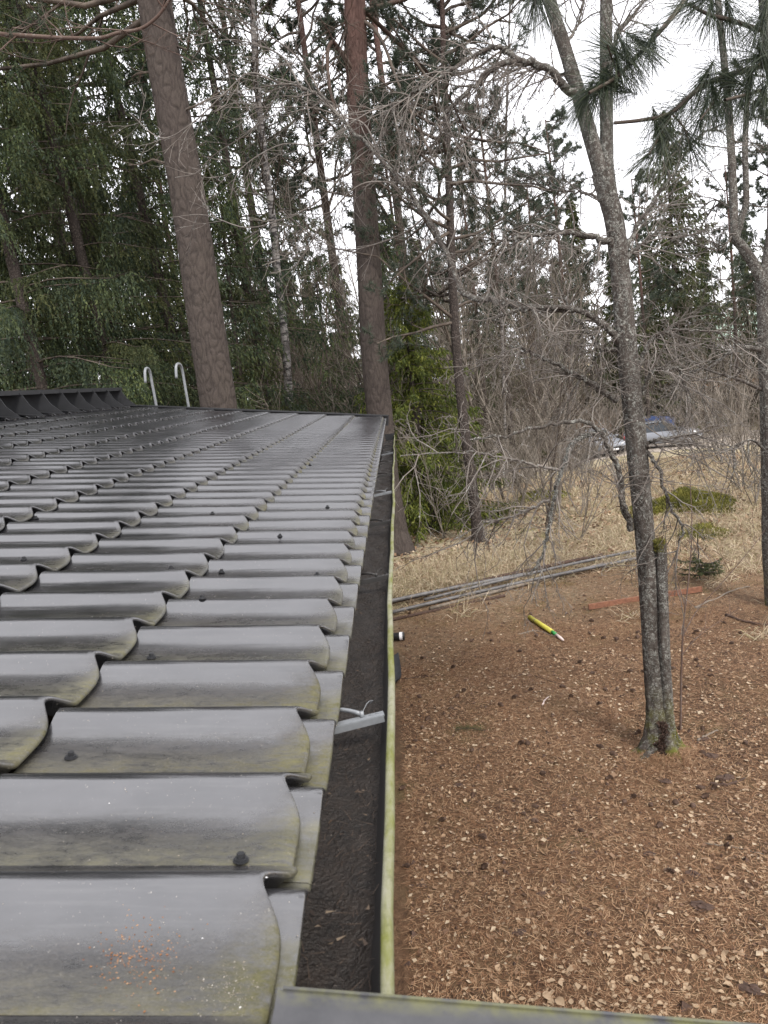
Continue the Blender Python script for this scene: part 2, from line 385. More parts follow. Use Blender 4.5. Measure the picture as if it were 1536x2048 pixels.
# pale driveway beyond the trees
dx, dy = np.meshgrid(np.linspace(-6, 24, 40), np.linspace(40.5, 48.5, 12), indexing='ij')
dz = gz(dx, dy)+.04-.12*(np.abs(dy-44.5) > 3.8)
link('driveway', MB().grid(np.stack([dx, dy, dz], -1)).mesh('driveway'), MT['drive'], kind='structure')

# ------------------------------------------------------------------ house
S, WV, X0, Y0, H0, SL = .3523, .183, -.1680, .6398, .4387, .1692
AMP, STEP, QV = .024, .018, .050
NR = 10
house = thing('house', 'low house with dark grey tile-profile steel roof and a mossy gutter in front', 'house', (-3.5, 5, 0))
def to_house(o):
    o.parent = house; o.matrix_parent_inverse = Matrix.Translation((3.5, -5, 0)); return o
def hpart(name, mb, mat, smooth=True, kind=None, label=None):
    o = link(name, mb.mesh(name, smooth), mat, kind=kind); to_house(o)
    if label: o['label'] = label
    return o
def sub(name, mb, mat, parent, smooth=True):
    o = link(name, mb.mesh(name, smooth), mat); o.parent = parent; o.matrix_parent_inverse = parent.matrix_parent_inverse.copy()
    o.matrix_parent_inverse = Matrix.Identity(4); return o
def prof(y):                                                       # y distance past a crest (0..WV): height below crest
    y = np.mod(y, WV)
    a = .5+.5*np.cos(PI*np.clip(y/QV, 0, 1)); t = np.clip((y-QV)/(WV-QV), 0, 1)
    b = .5-.5*np.cos(PI*t**2.7)
    return AMP*(np.where(y < QV, a, b)-1)
ys = np.concatenate([QV+(WV-QV)*np.linspace(0, 1, 17), WV+QV*np.linspace(.12, 1, 9)])   # valley to valley over one crest
def tile_mb(ys, front=True, L=S):
    h = prof(ys); cr = (h+AMP)/AMP; lip = .026*cr**1.3
    if front: ts = [(.024, -STEP-.009, 0), (.010, -STEP*.62, 0), (.0025, -.0095, 0), (0, -.0062, 0), (.0015, -.0022, 0), (.006, -.0004, 0), (.02, 0, 1), (.06, 0, 1), (.14, 0, 1), (.24, 0, 1), (L+.012, 0, 1)]
    else: ts = [(.004, -.010, 0), (0, -.004, 0), (.003, -.001, 0), (.02, 0, 1), (L*.5, 0, 1), (L, 0, 1)]
    pts = np.zeros((len(ts), len(ys), 3)); wr = np.zeros((len(ts), len(ys)))
    for i, (t, dz_, _) in enumerate(ts):
        f = max(0, 1-t/(L*.8)); tt = t+(lip*f if front else 0)
        pts[i, :, 0] = -tt; pts[i, :, 1] = ys; pts[i, :, 2] = h+dz_-STEP*np.clip(t/S, 0, 1.05)
        val = (np.clip((WV+QV*.6-ys)/WV, 0, 1)**1.3)*np.clip(1-(cr/.5), 0, 1)+.35*np.clip(1-(cr/.2), 0, 1)*(ys > WV)
        lipn = np.exp(-(t/.022))*.75 if front else .62*np.exp(-t/.05)
        wr[i] = np.clip(val*.72+lipn*np.clip(1.15-cr, 0, 1), 0, 1)
    return MB().grid(pts[:, ::-1], at=wr[:, ::-1])
tile_me = tile_mb(ys).mesh('roof_tile'); tile_me.materials.append(MT['roof'])
end_me = tile_mb(ys, False, .30).mesh('eave_edge'); end_me.materials.append(MT['roof'])
ROT = (0, SL, 0); cs, sn = math.cos(SL), math.sin(SL)
def roof_pt(t, y, hz=0):                                            # t up-slope from the first lip, y along the gutter, hz above the crest plane
    return np.array([X0-t*cs+hz*sn, Y0+y, CAM_H-H0+t*sn+hz*cs])
KW = range(-4, 49)
cand = []
for r in range(NR):
    for k in KW:
        p = roof_pt(r*S-(.012 if k == 0 else .017 if k < 0 else .003 if k == 1 else 0)*(r == 0), k*WV); q = p-np.array([0, 0, CAM_H]); zc = q@FW
        px = 768+F_PX*(q@RT)/max(zc, .01); py = 1024-F_PX*(q@UP)/max(zc, .01)
        vis = zc > .2 and -260 < px and py < 2300
        cand.append((0 if vis else 1, float(np.linalg.norm(q)), r, k, p))
cand.sort(key=lambda c: (c[0], c[1]))
rest = MB()
v0 = np.zeros(len(tile_me.vertices)*3, np.float32); tile_me.vertices.foreach_get('co', v0); v0 = v0.reshape(-1, 3)
tm = tile_mb(ys); Ry = np.array([[cs, 0, sn], [0, 1, 0], [-sn, 0, cs]])
trng = random.Random(3)
for i, (_, d, r, k, p) in enumerate(cand):
    if i < 290:
        o = link('roof_tile', tile_me, loc=p, rot=(trng.gauss(0, .0018), SL+trng.gauss(0, .0022), 0)); to_house(o)
    else:
        rest.add(v0@Ry.T+p, q=tm.q[0], at=tm.at[0])
hpart('roof_tiles', rest, MT['roof'], kind='stuff')
for k in KW:
    p = roof_pt(-.031, k*WV, -STEP*.985); o = link('eave_edge', end_me, loc=p, rot=(trng.gauss(0, .002), SL, 0)); to_house(o)
# screws with washers in the valleys
scr = MB(); scr.tube([(0, 0, 0), (0, 0, .0014)], .0082, 14, True); scr.tube([(0, 0, .0014), (0, 0, .0030)], .0068, 14, True); scr.tube([(0, 0, .0030), (0, 0, .0080)], .0043, 6, True)
scr_me = scr.mesh('screw', False); scr_me.materials.append(MT['dark'])
def on_roof(px, py):                                                # point of the roof surface under a pixel
    d = ray(px, py); best = None
    for t in np.linspace(.2, 12, 6000):
        p = d*t; x = p[0]; u = (X0-x)/cs
        if u < -.028: continue
        hz = (p[2]-(-H0+u*sn))/cs
        ur = np.mod(u, S); s_ = prof(p[1]-Y0)-STEP*ur/S if u > 0 else prof(p[1]-Y0)-STEP
        if hz <= s_: return np.array([x, p[1], p[2]+CAM_H])
    return None
for px, py in ((142, 1516), (303, 1316), (482, 1722), (405, 1198), (443, 1145), (634, 1151), (48, 1120), (342, 1138), (72, 1037), (560, 1073), (425, 1028), (655, 1015), (620, 930)):
    p = on_roof(px, py)
    if p is not None: to_house(link('screw', scr_me, loc=p+np.array([0, 0, .0005]), rot=(0, SL, trng.uniform(0, 1))))
YA, YB = Y0-4*WV, Y0+49*WV                                          # roof extent along the gutter
TR = NR*S
ridge = roof_pt(TR, 0)
rx, rz = ridge[0], ridge[2]
b = MB()
b.grid(np.array([[[rx, y, rz-.03], [rx-3.3*cs, y, rz-.03-3.3*sn]] for y in (YA, YB)]))
hpart('back_slope', b, MT['roof'], False, label='far slope of the roof behind the ridge')
b = MB(); ca = np.linspace(-1, 1, 9)
b.grid(np.array([[[rx+.13*a, y, rz+.035-.05*a*a] for a in ca] for y in np.linspace(YA, YB+.02, 6)])); hpart('ridge_capping', b, MT['dark'])
# far verge trim
b = MB(); e0, e1 = roof_pt(-.05, YB-Y0+.015, .004), roof_pt(TR, YB-Y0+.015, .004)
b.beam(e0, e1, .06, .016); b.beam(e0+[0, .033, -.06], e1+[0, .033, -.06], .006, .135); hpart('verge_trim', b, MT['dark'], False)
# gutter: fascia, trough, silt, lip
gY = np.linspace(.50, YB-.12, 60)
def gz_l(y): return CAM_H-.4985-.190*np.clip((y-.8)/8.6, 0, 1)**1.1
XL = -.0685                                                         # centre of the outer lip
prf = [(-.185, -.030), (-.185, -.055), (-.165, -.072), (-.115, -.075), (-.098, -.060), (-.082, -.030), (-.0757, -.010), (-.0755, -.004)]
b = MB(); wob = lambda y: .0026*np.sin(y*2.3)+.0016*np.sin(y*5.7+1)+.0008*np.sin(y*17)
b.grid(np.array([[[x+wob(y), y, gz_l(y)+z] for x, z in prf] for y in gY]))
gut = hpart('gutter', b, MT['gutter'], label='dark half-full gutter with a mossy pale outer lip')
rng0 = np.random.default_rng(19); b = MB(); sx = np.linspace(-.184, -.077, 12)
srng = np.random.default_rng(8)
gYs = np.linspace(.50, YB-.13, 420)
sil = np.array([[[x+wob(y), y, gz_l(y)-.050+.012*((x+.13)/.054)**2+.0018*math.sin(y*23+x*90)+.004*math.sin(y*3+2)+srng.normal(0, .0011)] for x in sx] for y in gYs])
b.grid(sil); sub('silt', b, MT['silt'], gut)
lp = [(XL-.0065, -.006), (XL-.0068, .002), (XL-.004, .0052), (XL+.002, .0054), (XL+.0042, .003), (XL+.0046, -.004), (XL+.0020, -.013), (XL-.006, -.026), (XL-.015, -.055), (XL-.03, -.078)]
b = MB(); b.grid(np.array([[[x+wob(y), y, gz_l(y)+z] for x, z in lp] for y in gY])); sub('gutter_lip', b, MT['lip'], gut)
b = MB(); ye = YB-.12
b.box((-.127, ye, gz_l(ye)-.022), (.118, .006, .10)); sub('end_cap', b, MT['dark'], gut, False)
n = 1000; x = rng0.uniform(-.170, -.088, n); y = .52+8.9*rng0.uniform(0, 1, n)**1.6; zt = gz_l(y)-.050+.012*((x+.13)/.054)**2+.003
a = rng0.normal(PI/2, .8, n); b = MB(); b.blades(np.stack([x, y, zt+rng0.uniform(0, .004, n)], 1), nrm(np.stack([np.cos(a), np.sin(a), rng0.normal(0, .08, n)], 1)), rng0.uniform(.010, .035, n), np.stack([-np.sin(a), np.cos(a), 0*a], 1)*.00055)
o = sub('needle_litter', b, MT['straw_wet'], gut); o['kind'] = 'stuff'
n = 130; x = rng0.uniform(-.165, -.09, n); y = .52+8.9*rng0.uniform(0, 1, n)**1.6; zt = gz_l(y)-.044+.010*((x+.13)/.054)**2; b = MB(); a = rng0.uniform(0, 6.28, n); d = nrm(np.stack([np.cos(a), np.sin(a), rng0.normal(0, .3, n)], 1)); b.blades(np.stack([x, y, zt], 1), d, rng0.uniform(.005, .012, n), np.stack([-np.sin(a), np.cos(a), 0*a], 1)*.0022)
o = sub('leaf_scraps', b, MT['leaf_wet'], gut); o['kind'] = 'stuff'
for yj in (3.55, 6.55):                                              # sheet joints of the gutter
    b = MB(); b.grid(np.array([[[x_+wob(yy), yy, gz_l(yy)+z_+.0025] for x_, z_ in lp[:5]] for yy in (yj, yj+.05)])); sub('joint', b, MT['lip'], gut)
# brackets with braces
def bracket(y, mat, thick=.015):
    zl = float(gz_l(y)); b = MB(); a0 = np.array([-.180, y-.004, zl-.004]); a1 = np.array([-.078, y+.014, zl+.002])
    b.beam(a0, a1, thick, .0025); b.beam(a0+[0, -thick/2, -.005], a1+[0, -thick/2, -.005], .002, .010)
    for f in (.70, .80, .90): b.box(a0*(1-f)+a1*f+[0, .003, .0018], (.0055, .0022, .0008))
    o = sub('bracket', b, mat, gut, False)
    b = MB(); j = a0*.33+a1*.67+[0, .004, .006]
    b.tube(spline([j+[-.055, .030, .000], j+[-.025, .014, .003], j], 6), .0034, 8, True); b.tube([j+[0, 0, -.006], j+[0, 0, .004]], .0035, 8, True)
    b.tube(spline([j, j+[.010, .012, .012], j+[.018, .022, .010], j+[.012, .03, .002]], 8), .0006, 4)
    sub('brace', b, mat, gut)
yb = G(700, 1430)[1]
for i in range(9):
    y = 1.085+i*.91
    if y < YB-.2: bracket(y, MT['galv'] if i == 0 else MT['gutter'] if i % 3 else MT['galv'])
# soffit, fascia, walls
b = MB(); b.box((-.205, (YA+YB)/2, CAM_H-.615), (.024, YB-YA-.1, .16)); hpart('fascia', b, MT['gutter'], False)
b = MB(); b.box((-.49, (YA+YB)/2, CAM_H-.655), (.56, YB-YA-.1, .02)); hpart('soffit', b, MT['soffit'], False)
for (cx, cy, sx_, sy_) in ((-.80, (YA+YB)/2, .16, YB-YA-.5), (2*rx+.80, (YA+YB)/2, .16, YB-YA-.5)):
    b = MB(); n = int(sy_/.14)
    for i in range(n): b.box((cx+(.006 if i % 2 else 0), YA+.25+sy_/n*(i+.5), 1.15), (sx_, sy_/n-.003, 2.36))
    hpart('wall', b, MT['wall'], False)
for yy in (YA+.32, YB-.32):
    b = MB(); xs = np.linspace(2*rx+.72, -.72, 30)
    for i in range(29):
        xm = (xs[i]+xs[i+1])/2; top = rz-abs(xm-rx)*math.tan(SL)-.12
        b.box((xm, yy+(.006 if i % 2 else 0), top/2-.03), (xs[1]-xs[0]-.003, .12, top+.06))
    hpart('gable_wall', b, MT['wall'], False)
# capping that runs out past the eave at the near end
b = MB(); c0 = np.array([-.148, .464, CAM_H-.4525]); c1 = np.array([.50, .464, CAM_H-.4505-.65*.215])
b.beam(c0, c1, .104, .003); b.beam(c0+[0, .0525, -.02], c1+[0, .0525, -.02], .0028, .046); b.beam(c0+[0, -.0525, -.03], c1+[0, -.0525, -.03], .0028, .06)
hpart('end_capping', b, MT['cap'], False, label='dark flat metal capping strip with a mossy edge crossing the gutter end')
b = MB(); b.beam(c0+[.03, 0, -.075], c1+[-.02, 0, -.075], .06, .12); hpart('capping_board', b, MT['wall'], False)
# roof walkway along the ridge
wk = to_house(link('roof_walkway', MB().mesh('roof_walkway'), MT['dark'])) if False else None
pe = P(272, 769, 9.45); wx, wz = rx+.16, CAM_H+.315
b = MB()
for k in range(9): b.box((wx-.14+k*.035, (3.6+9.45)/2, wz), (.029, 9.45-3.6, .020))
for y in np.arange(3.62, 9.45, .06): b.box((wx, y, wz-.002), (.29, .006, .014))
for xx in (-.155, .155): b.box((wx+xx, (3.6+9.45)/2, wz-.006), (.006, 5.86, .040))
walk = hpart('roof_walkway', b, MT['dark'], False, label='black steel walkway grating on brackets along the ridge')
y = 3.9
while y < 9.5:
    b = MB(); f0 = roof_pt(TR-.50, y-Y0, .01); f1 = roof_pt(TR-.04, y-Y0, .02); g0 = np.array([wx+.17, y, wz-.02]); g1 = np.array([wx-.14, y, wz-.02])
    b.beam(f0, f1, .05, .008); dy_ = np.array([0, .004, 0]); pl8 = [f0, f0*.45+g0*.55+[-.02, 0, -.01], g0, g1, f1]; b.add([q-dy_ for q in pl8]+[q+dy_ for q in pl8], q=[[0, 1, 6, 5], [1, 2, 7, 6], [2, 3, 8, 7], [3, 4, 9, 8], [4, 0, 5, 9], [0, 4, 2, 1], [5, 6, 7, 9]], t=[[4, 3, 2], [9, 7, 8]])
    b.beam(g1+[0, 0, .002], g0+[0, 0, .002], .05, .012)
    b.beam(f0*.5+f1*.5, np.array([wx+.02, y+.25, wz-.02]), .03, .005)
    o = sub('walkway_bracket', b, MT['dark'], walk, False); y += .42
def px_path_(pl, Y, n): return spline([P(a[0], a[1], Y+a[2]) for a in pl], n)
# ladder hooked over the far verge
lad = thing('ladder', 'galvanised ladder with two hooked handrail tops beyond the far roof edge', 'ladder', (P(340, 800, 9.9)[0], 9.9, 0))
def rel(o, mb, name, mat, smooth=True):
    return part(name, mb, mat, o, smooth)
for pl in ([(311, 802, .25), (304, 765, .25), (301, 748, .24), (297, 738, .20), (292, 737, .14), (290, 744, .09), (291, 766, .06)], [(376, 806, .25), (369, 765, .25), (365, 742, .24), (361, 730, .20), (355, 728, .14), (352, 735, .09), (353, 757, .06)]):
    b = MB(); o3 = np.array(lad.location); pts = px_path_(pl, 9.7, 30); base = pts[0].copy(); base[2] = .02
    b.tube(np.vstack([[base], pts])-o3, .0175, 12, True); rel(lad, b, 'rail', MT['galv'])
la, lb = P(310, 800, 9.95), P(375, 804, 9.95)
for i in range(9):
    b = MB(); z = .3+i*.3; b.tube([np.array([la[0], 9.95, z])-o3, np.array([lb[0], 9.95, z])-o3], .014, 8, True); rel(lad, b, 'rung', MT['galv'])

# bits lying on the roof and in the gutter
rng = np.random.default_rng(11)
def scatter_roof(n, cx, cy, sp, size, mat, name, label, cat):
    b = MB(); c = 0
    for i in range(n*3):
        if c >= n: break
        px, py = cx+rng.normal(0, sp[0]), cy+rng.normal(0, sp[1])
        p = on_roof(px, py)
        if p is None: continue
        p = p-np.array([0, 0, .0006*(p[1] < .83)]); c += 1; s_ = size*rng.uniform(.4, 1.3); a = rng.uniform(0, PI); d = np.array([math.cos(a), math.sin(a), 0]); e = np.array([-d[1], d[0], 0])
        h = np.array([0, 0, s_*.5])
        v = [p-d*s_+h*.2, p-e*s_*.5+h*.2, p+d*s_+h*.2, p+e*s_*.5+h*.2, p+h*1.4]
        b.add(v, t=[[0, 1, 4], [1, 2, 4], [2, 3, 4], [3, 0, 4]])
    o = link(name, b.mesh(name, False), mat, kind='stuff'); o['label'] = label; o['category'] = cat
scatter_roof(520, 275, 1900, (46, 42), .0012, MT['rust'], 'catkin_debris', 'rusty orange catkin scales spilled on the nearest roof tile', 'debris')
scatter_roof(420, 450, 1980, (48, 30), .0007, MT['tan'], 'seed_dust', 'pale tan seed dust near the lower lip of the nearest tile', 'debris')
scatter_roof(420, 330, 1560, (230, 290), .0010, MT['tan'], 'birch_seed_flecks', 'tiny pale birch seed flecks scattered over the near roof tiles', 'debris')
scatter_roof(16, 330, 1780, (220, 170), .0013, MT['white'], 'white_flecks', 'few larger white flecks lying on the near roof tiles', 'debris')

# ------------------------------------------------------------------ tree builders
def rot_about(d, ax, a):
    d = np.asarray(d, float); ax = nrm(ax); return d*math.cos(a)+np.cross(ax, d)*math.sin(a)+ax*np.dot(ax, d)*(1-math.cos(a))
def perp(d, rng):
    return nrm(np.cross(d, rng.normal(size=3)))
def grow(out, p, d, L, r, lv, mx, rng, kids=(6, 5, 4), spread=(.9, .9, .9), gn=.22, trop=.12, ratio=.5, npt=6, t0=.2, up=(0, 0, 1)):
    n = npt if lv < mx else max(4, npt-2); pts = [np.asarray(p, float)]; dd = nrm(d); ds = []
    for i in range(n-1):
        dd = nrm(dd+rng.normal(size=3)*gn+np.asarray(up)*trop); ds.append(dd); pts.append(pts[-1]+dd*L/(n-1))
    pts = np.array(pts); rr = np.linspace(r, r*(.35 if lv < mx else .25), n); out.append((pts, rr, lv))
    if lv < mx:
        for k in range(kids[min(lv, len(kids)-1)]):
            t = t0+(1-t0)*(k+rng.uniform(.1, .9))/kids[min(lv, len(kids)-1)]; i = min(int(t*(n-1)), n-2); f = t*(n-1)-i
            q = pts[i]*(1-f)+pts[i+1]*f; c = rot_about(ds[i], perp(ds[i], rng), spread[min(lv, len(spread)-1)]*rng.uniform(.6, 1.2))
            grow(out, q, c, L*ratio*rng.uniform(.6, 1.25)*(1.15-.5*t), max(r*(1-.6*t)*.55, .0012), lv+1, mx, rng, kids, spread, gn*1.1, trop, ratio, npt, .15, up)
def tubes(mb, paths, sides=(8, 5, 3), rmin=.0013):
    for pts, rr, lv in paths: mb.tube(pts, np.maximum(rr, rmin), sides[min(lv, len(sides)-1)])
def flakes(mb, paths, rng, per_m, size, maxlv=9):
    """lichen: small upstanding flakes on the bark"""
    for pts, rr, lv in paths:
        if lv > maxlv: continue
        L = np.linalg.norm(np.diff(pts, axis=0), axis=1).sum(); n = rng.poisson(per_m*L*(1 if lv else 2))
        if n == 0: continue
        u = rng.uniform(0, len(pts)-1.001, n); i = u.astype(int); f = (u-i)[:, None]
        c = pts[i]*(1-f)+pts[i+1]*f; r = (rr[i]*(1-f[:, 0])+rr[i+1]*f[:, 0])
        T = nrm(pts[i+1]-pts[i]); o = nrm(np.cross(T, rng.normal(size=(n, 3)))); p = c+o*r[:, None]*.95
        s_ = size*rng.uniform(.4, 1.3, n); e = nrm(np.cross(o, rng.normal(size=(n, 3))))
        mb.blades(p-e*s_[:, None]*.3, nrm(e+o*.6), s_*1.3, np.cross(o, e)*s_[:, None]*.55)
def tree_base(name, label, cat, base, group=None): return thing(name, label, cat, base, 0, group)
def local(paths, base): return [(p-base, r, l) for p, r, l in paths]

def spruce_mesh(seed, H, zb, R, dz, nb, seg, nspr, hang, tl, sl, zdense=99, droop=.38, wfac=.16, rnd_=.42):
    rng = np.random.default_rng(seed); wood = MB(); crown = MB(); PB, DR, LN = [], [], []
    z = zb
    while z < H-.25:
        for k in range(nb):
            az = rng.uniform(0, 2*PI); L = max(.25, R*(1-(z/H))**.8*rng.uniform(.7, 1.12)); zz = z+rng.uniform(-.5, .5)*dz
            o = np.array([math.cos(az), math.sin(az), 0]); lat = np.array([-o[1], o[0], 0])
            m = max(4, int(L/seg)); t = np.linspace(.10, 1, m)
            dr = droop*rng.uniform(.7, 1.3)*(1 if z < H*.75 else .2)
            hz = L*(.10*t-dr*t**2+.16*t**5)+zz
            pts = o*(L*t)[:, None]+lat*(rng.normal(0, .05)*L*t**2)[:, None]; pts[:, 2] = hz
            wood.tube(np.vstack([[[0, 0, zz]], pts[::max(1, m//5)]]), np.linspace(.010+.006*L, .003, 1+len(pts[::max(1, m//5)])), 3)
            for sd in (-1, 1):
                n = m; d = lat*sd*.62+o*.45+np.array([0, 0, -hang])+rng.normal(0, .20, (n, 3))
                PB.append(pts); DR.append(nrm(d)); LN.append(tl*(1.05-.55*t)*rng.uniform(.55, 1.25, n)*min(1, .35+L/2.2))
            PB.append(pts); DR.append(nrm(o*.8+np.array([0, 0, -hang*.5])+rng.normal(0, .25, (m, 3)))); LN.append(np.full(m, tl*.45))
        z += dz*(1 if z < zdense else 1.5)
    PB, DR, LN = np.concatenate(PB), np.concatenate(DR), np.concatenate(LN)
    dn = np.array([0, 0, -1.0])
    for j in range(nspr):
        s_ = (j+rng.uniform(.1, .9, len(PB)))/nspr
        p = PB+DR*(LN*s_)[:, None]+dn*(.35*hang*LN*s_**2)[:, None]
        d = nrm(DR+dn*(.25+.5*hang*s_)[:, None]+rng.normal(0, rnd_, p.shape)); ln = sl*rng.uniform(.6, 1.3, len(p))
        wv = nrm(np.cross(d, rng.normal(size=p.shape)))*(ln*wfac)[:, None]
        crown.blades(p, d, ln, wv)
    return wood, crown
def make_spruce(label, base, mat, H, lean=(0, 0), group=None, name='spruce_tree', trunk_r=None, **kw):
    wood, crown = spruce_mesh(H=H, **kw)
    t = tree_base(name, label, 'spruce', base, group)
    b = MB(); zz = np.linspace(-.2, H, 14); r0 = trunk_r or .011*H+.02
    b.tube(np.stack([0*zz, 0*zz, zz], 1), np.maximum(r0*(1-zz/H)**.85, .008), 10)
    part('trunk', b, MT['pine_dark'], t); part('branches', wood, MT['ptwig'], t); part('crown', crown, mat, t)
    t.rotation_euler = (lean[1], lean[0], kw['seed'])
    return t
def tufts(mb, pos, dirs, rng, m, ln, wd, spread=.75):
    n = len(pos); p = np.repeat(pos, m, 0); d0 = np.repeat(dirs, m, 0)
    d = nrm(d0*rng.uniform(.15, 1.1, (n*m, 1))+rng.normal(0, spread, (n*m, 3)))
    p = p-d0*(rng.uniform(0, ln*.9, (n*m, 1))); L = ln*rng.uniform(.65, 1.15, n*m)
    wv = nrm(np.cross(d, rng.normal(size=d.shape)))*wd
    mb.blades(p, d, L, wv)
def pine_crown(rng, trunk, zlo, nbr, Lb, ntw=(5, 4), tn=.09, tw=.006, m=18, droop=0):
    paths, pos, dr = [], [], []
    for k in range(nbr):
        t = zlo+(1-zlo)*(k+rng.uniform(0, 1))/nbr; u = t*(len(trunk)-1); i = min(int(u), len(trunk)-2); p = trunk[i]+(trunk[i+1]-trunk[i])*(u-i)
        az = rng.uniform(0, 2*PI); d = np.array([math.cos(az), math.sin(az), rng.uniform(-.25, .55)-droop])
        grow(paths, p, d, Lb*(1.15-.75*(t-zlo)/(1-zlo))*rng.uniform(.6, 1.1), .012+.01*Lb, 0, 2, rng, kids=ntw, spread=(.8, .8), gn=.2, trop=.10, ratio=.42, npt=5, t0=.3)
    for pts, rr, lv in paths:
        if lv >= 1:
            pos.append(pts[-1]); dr.append(nrm(pts[-1]-pts[-2]))
            if lv == 1: pos.append(pts[-2]); dr.append(nrm(pts[-1]-pts[-2]))
    c = MB(); tufts(c, np.array(pos), np.array(dr), rng, m, tn, tw)
    w_ = MB(); tubes(w_, paths, (5, 3, 3), .003)
    return w_, c
def bark_tube(mb, pts, rad, n, rng, disp=.03):
    k = len(pts); T = nrm(np.gradient(pts, axis=0)); U = nrm(np.cross(T, [0, 1, .05])); V = np.cross(T, U); th = np.arange(n)*2*PI/n
    zz = np.linspace(0, 1, k)[:, None]*k
    R = rad[:, None]*(1+disp*(np.sin(3*th[None]+zz*.22+1)+.6*np.sin(7*th[None]+zz*.5)+.5*np.sin(2*th[None]-zz*.11))+disp*.6*rng.uniform(-1, 1, (k, n)))
    mb.grid(pts[:, None]+R[..., None]*(np.cos(th)[None, :, None]*U[:, None]+np.sin(th)[None, :, None]*V[:, None]), True)

def cells(u, v, seed, wrap):
    '''cellular pattern: distance between the two nearest jittered points; u wraps round the bole'''
    iu, iv = np.floor(u).astype(int), np.floor(v).astype(int); f1 = np.full(u.shape, 9.0); f2 = f1.copy()
    for a in (-1, 0, 1):
        for b_ in (-1, 0, 1):
            cu, cv = iu+a, iv+b_; hsh = (np.mod(cu, wrap)*374761393+cv*668265263+seed*69069) & 0x7fffffff
            hsh = ((hsh ^ (hsh >> 13))*1274126177) & 0x7fffffff; j1 = (hsh & 1023)/1023; j2 = ((hsh >> 10) & 1023)/1023
            d = np.hypot(cu+.1+.8*j1-u, (cv+.1+.8*j2-v)); f2 = np.minimum(f2, np.maximum(f1, d)); f1 = np.minimum(f1, d)
    return f2-f1
def plate_trunk(pts, radf, seed, zmax, nsides=110, cell=.055, depth=.011):
    z = pts[:, 2]; zz = np.arange(z[0], zmax, .022); pp = np.stack([np.interp(zz, z, pts[:, k]) for k in range(3)], 1)
    th = np.arange(nsides)*2*PI/nsides; R0 = radf(zz)[:, None]; wrap = max(8, int(2*PI*.24/cell)); u = (th/(2*PI)*wrap)[None]+.35*np.sin(zz*9)[:, None]*0+0*zz[:, None]; v = zz[:, None]/(cell*2.9)+0*th[None]
    rs = np.random.default_rng(seed); u = u+.34*np.sin(v*1.3+u*1.7)+.18*np.sin(v*3.7-u*2.3); v = v+.5*np.sin(u*1.1+v*.6)+.2*np.sin(u*3.1)
    c = cells(u, v, seed, wrap); c2 = cells(u*2.3, v*2.1, seed+7, 10**6) ; h = np.clip(c/.32, 0, 1)*.75+np.clip(c2/.4, 0, 1)*.25
    R = R0*(1+.02*np.sin(3*th[None]+zz[:, None]*.7)+.014*np.sin(2*th[None]-zz[:, None]*1.3))+depth*(h-.6)+rs.normal(0, .0012, h.shape)
    T = nrm(np.gradient(pp, axis=0)); U = nrm(np.cross(T, [0, 1, .05])); V = np.cross(T, U)
    g = pp[:, None]+R[..., None]*(np.cos(th)[None, :, None]*U[:, None]+np.sin(th)[None, :, None]*V[:, None])
    return MB().grid(g, True, at=h)
# ------------------------------------------------------------------ big trunks behind the roof
def px_path(pl, Y, n):                                              # pl: (px, py[, dY]) -> smooth 3D path
    return spline([P(a[0], a[1], Y+(a[2] if len(a) > 2 else 0)) for a in pl], n)
rng = np.random.default_rng(21)
Yp = 11.6
pts = px_path([(468, 1085), (452, 900), (436, 800), (408, 620), (376, 400), (345, 220), (318, 60), (300, -80), (262, -420), (230, -800), (205, -1200)], Yp, 120)
bs = pts[0].copy(); pts[0][2] = min(pts[0][2], -.1)
t = tree_base('pine_tree', 'thick leaning dark-barked pine trunk behind the far left roof edge', 'pine tree', (bs[0], bs[1], 0))
bs = np.array(t.location)
lp_ = pts-bs; zz = lp_[:, 2]; RF1 = lambda q: np.interp(q, [0, .4, 2.5, 5.5, 9, 20], [.37, .30, .272, .252, .225, .12])
part('trunk', plate_trunk(lp_, RF1, 3, 9.6, 130, .075, .010), MT['plate_dark'], t)
b = MB(); k_ = zz > 9.4; bark_tube(b, lp_[k_], RF1(zz[k_]), 30, rng); part('upper_trunk', b, MT['pine_dark'], t)
w_, c_ = pine_crown(rng, lp_, .62, 26, 3.6, (6, 5), .10, .006, 16); part('branches', w_, MT['ptwig'], t); part('crown', c_, MT['pn'], t)
paths = []
for py, sd in ((330, -1), (90, 1), (150, -1), (235, 1)):                  # dead stubs on the bole
    p = P(376-(400-py)*.17, py, Yp)-bs; grow(paths, p, (sd, -.4, .3), .9, .02, 0, 1, rng, (4,), (.8,), .3, .05, .5, 5)
b = MB(); tubes(b, paths); part('dead_branches', b, MT['ptwig'], t)

Yp = 12.5
pts = px_path([(795, 1125), (775, 980), (760, 830), (748, 700), (739, 550), (729, 400), (721, 280), (714, 150), (710, 20), (706, -140), (698, -500), (694, -900)], Yp, 120)
bs = np.array([pts[0][0], pts[0][1], float(gz(pts[0][0], pts[0][1]))])
t = tree_base('pine_tree', 'tall straight pine trunk with reddish upper bark just past the end of the gutter', 'pine tree', bs)
lp_ = pts-bs; lp_[0, 2] = -.1; zz = lp_[:, 2]; RF2 = lambda q: np.interp(q, [0, .35, 1.2, 3, 6, 9, 18], [.33, .25, .215, .205, .178, .150, .07])
part('trunk', plate_trunk(lp_, RF2, 5, 9.6, 110, .065, .007), MT['plate_red'], t)
b = MB(); k_ = zz > 9.4; bark_tube(b, lp_[k_], RF2(zz[k_]), 30, rng, .022); part('upper_trunk', b, MT['pine_red'], t)
w_, c_ = pine_crown(rng, lp_, .72, 22, 3.0, (6, 5), .10, .006, 16); part('branches', w_, MT['redtwig'], t); part('crown', c_, MT['pn'], t)
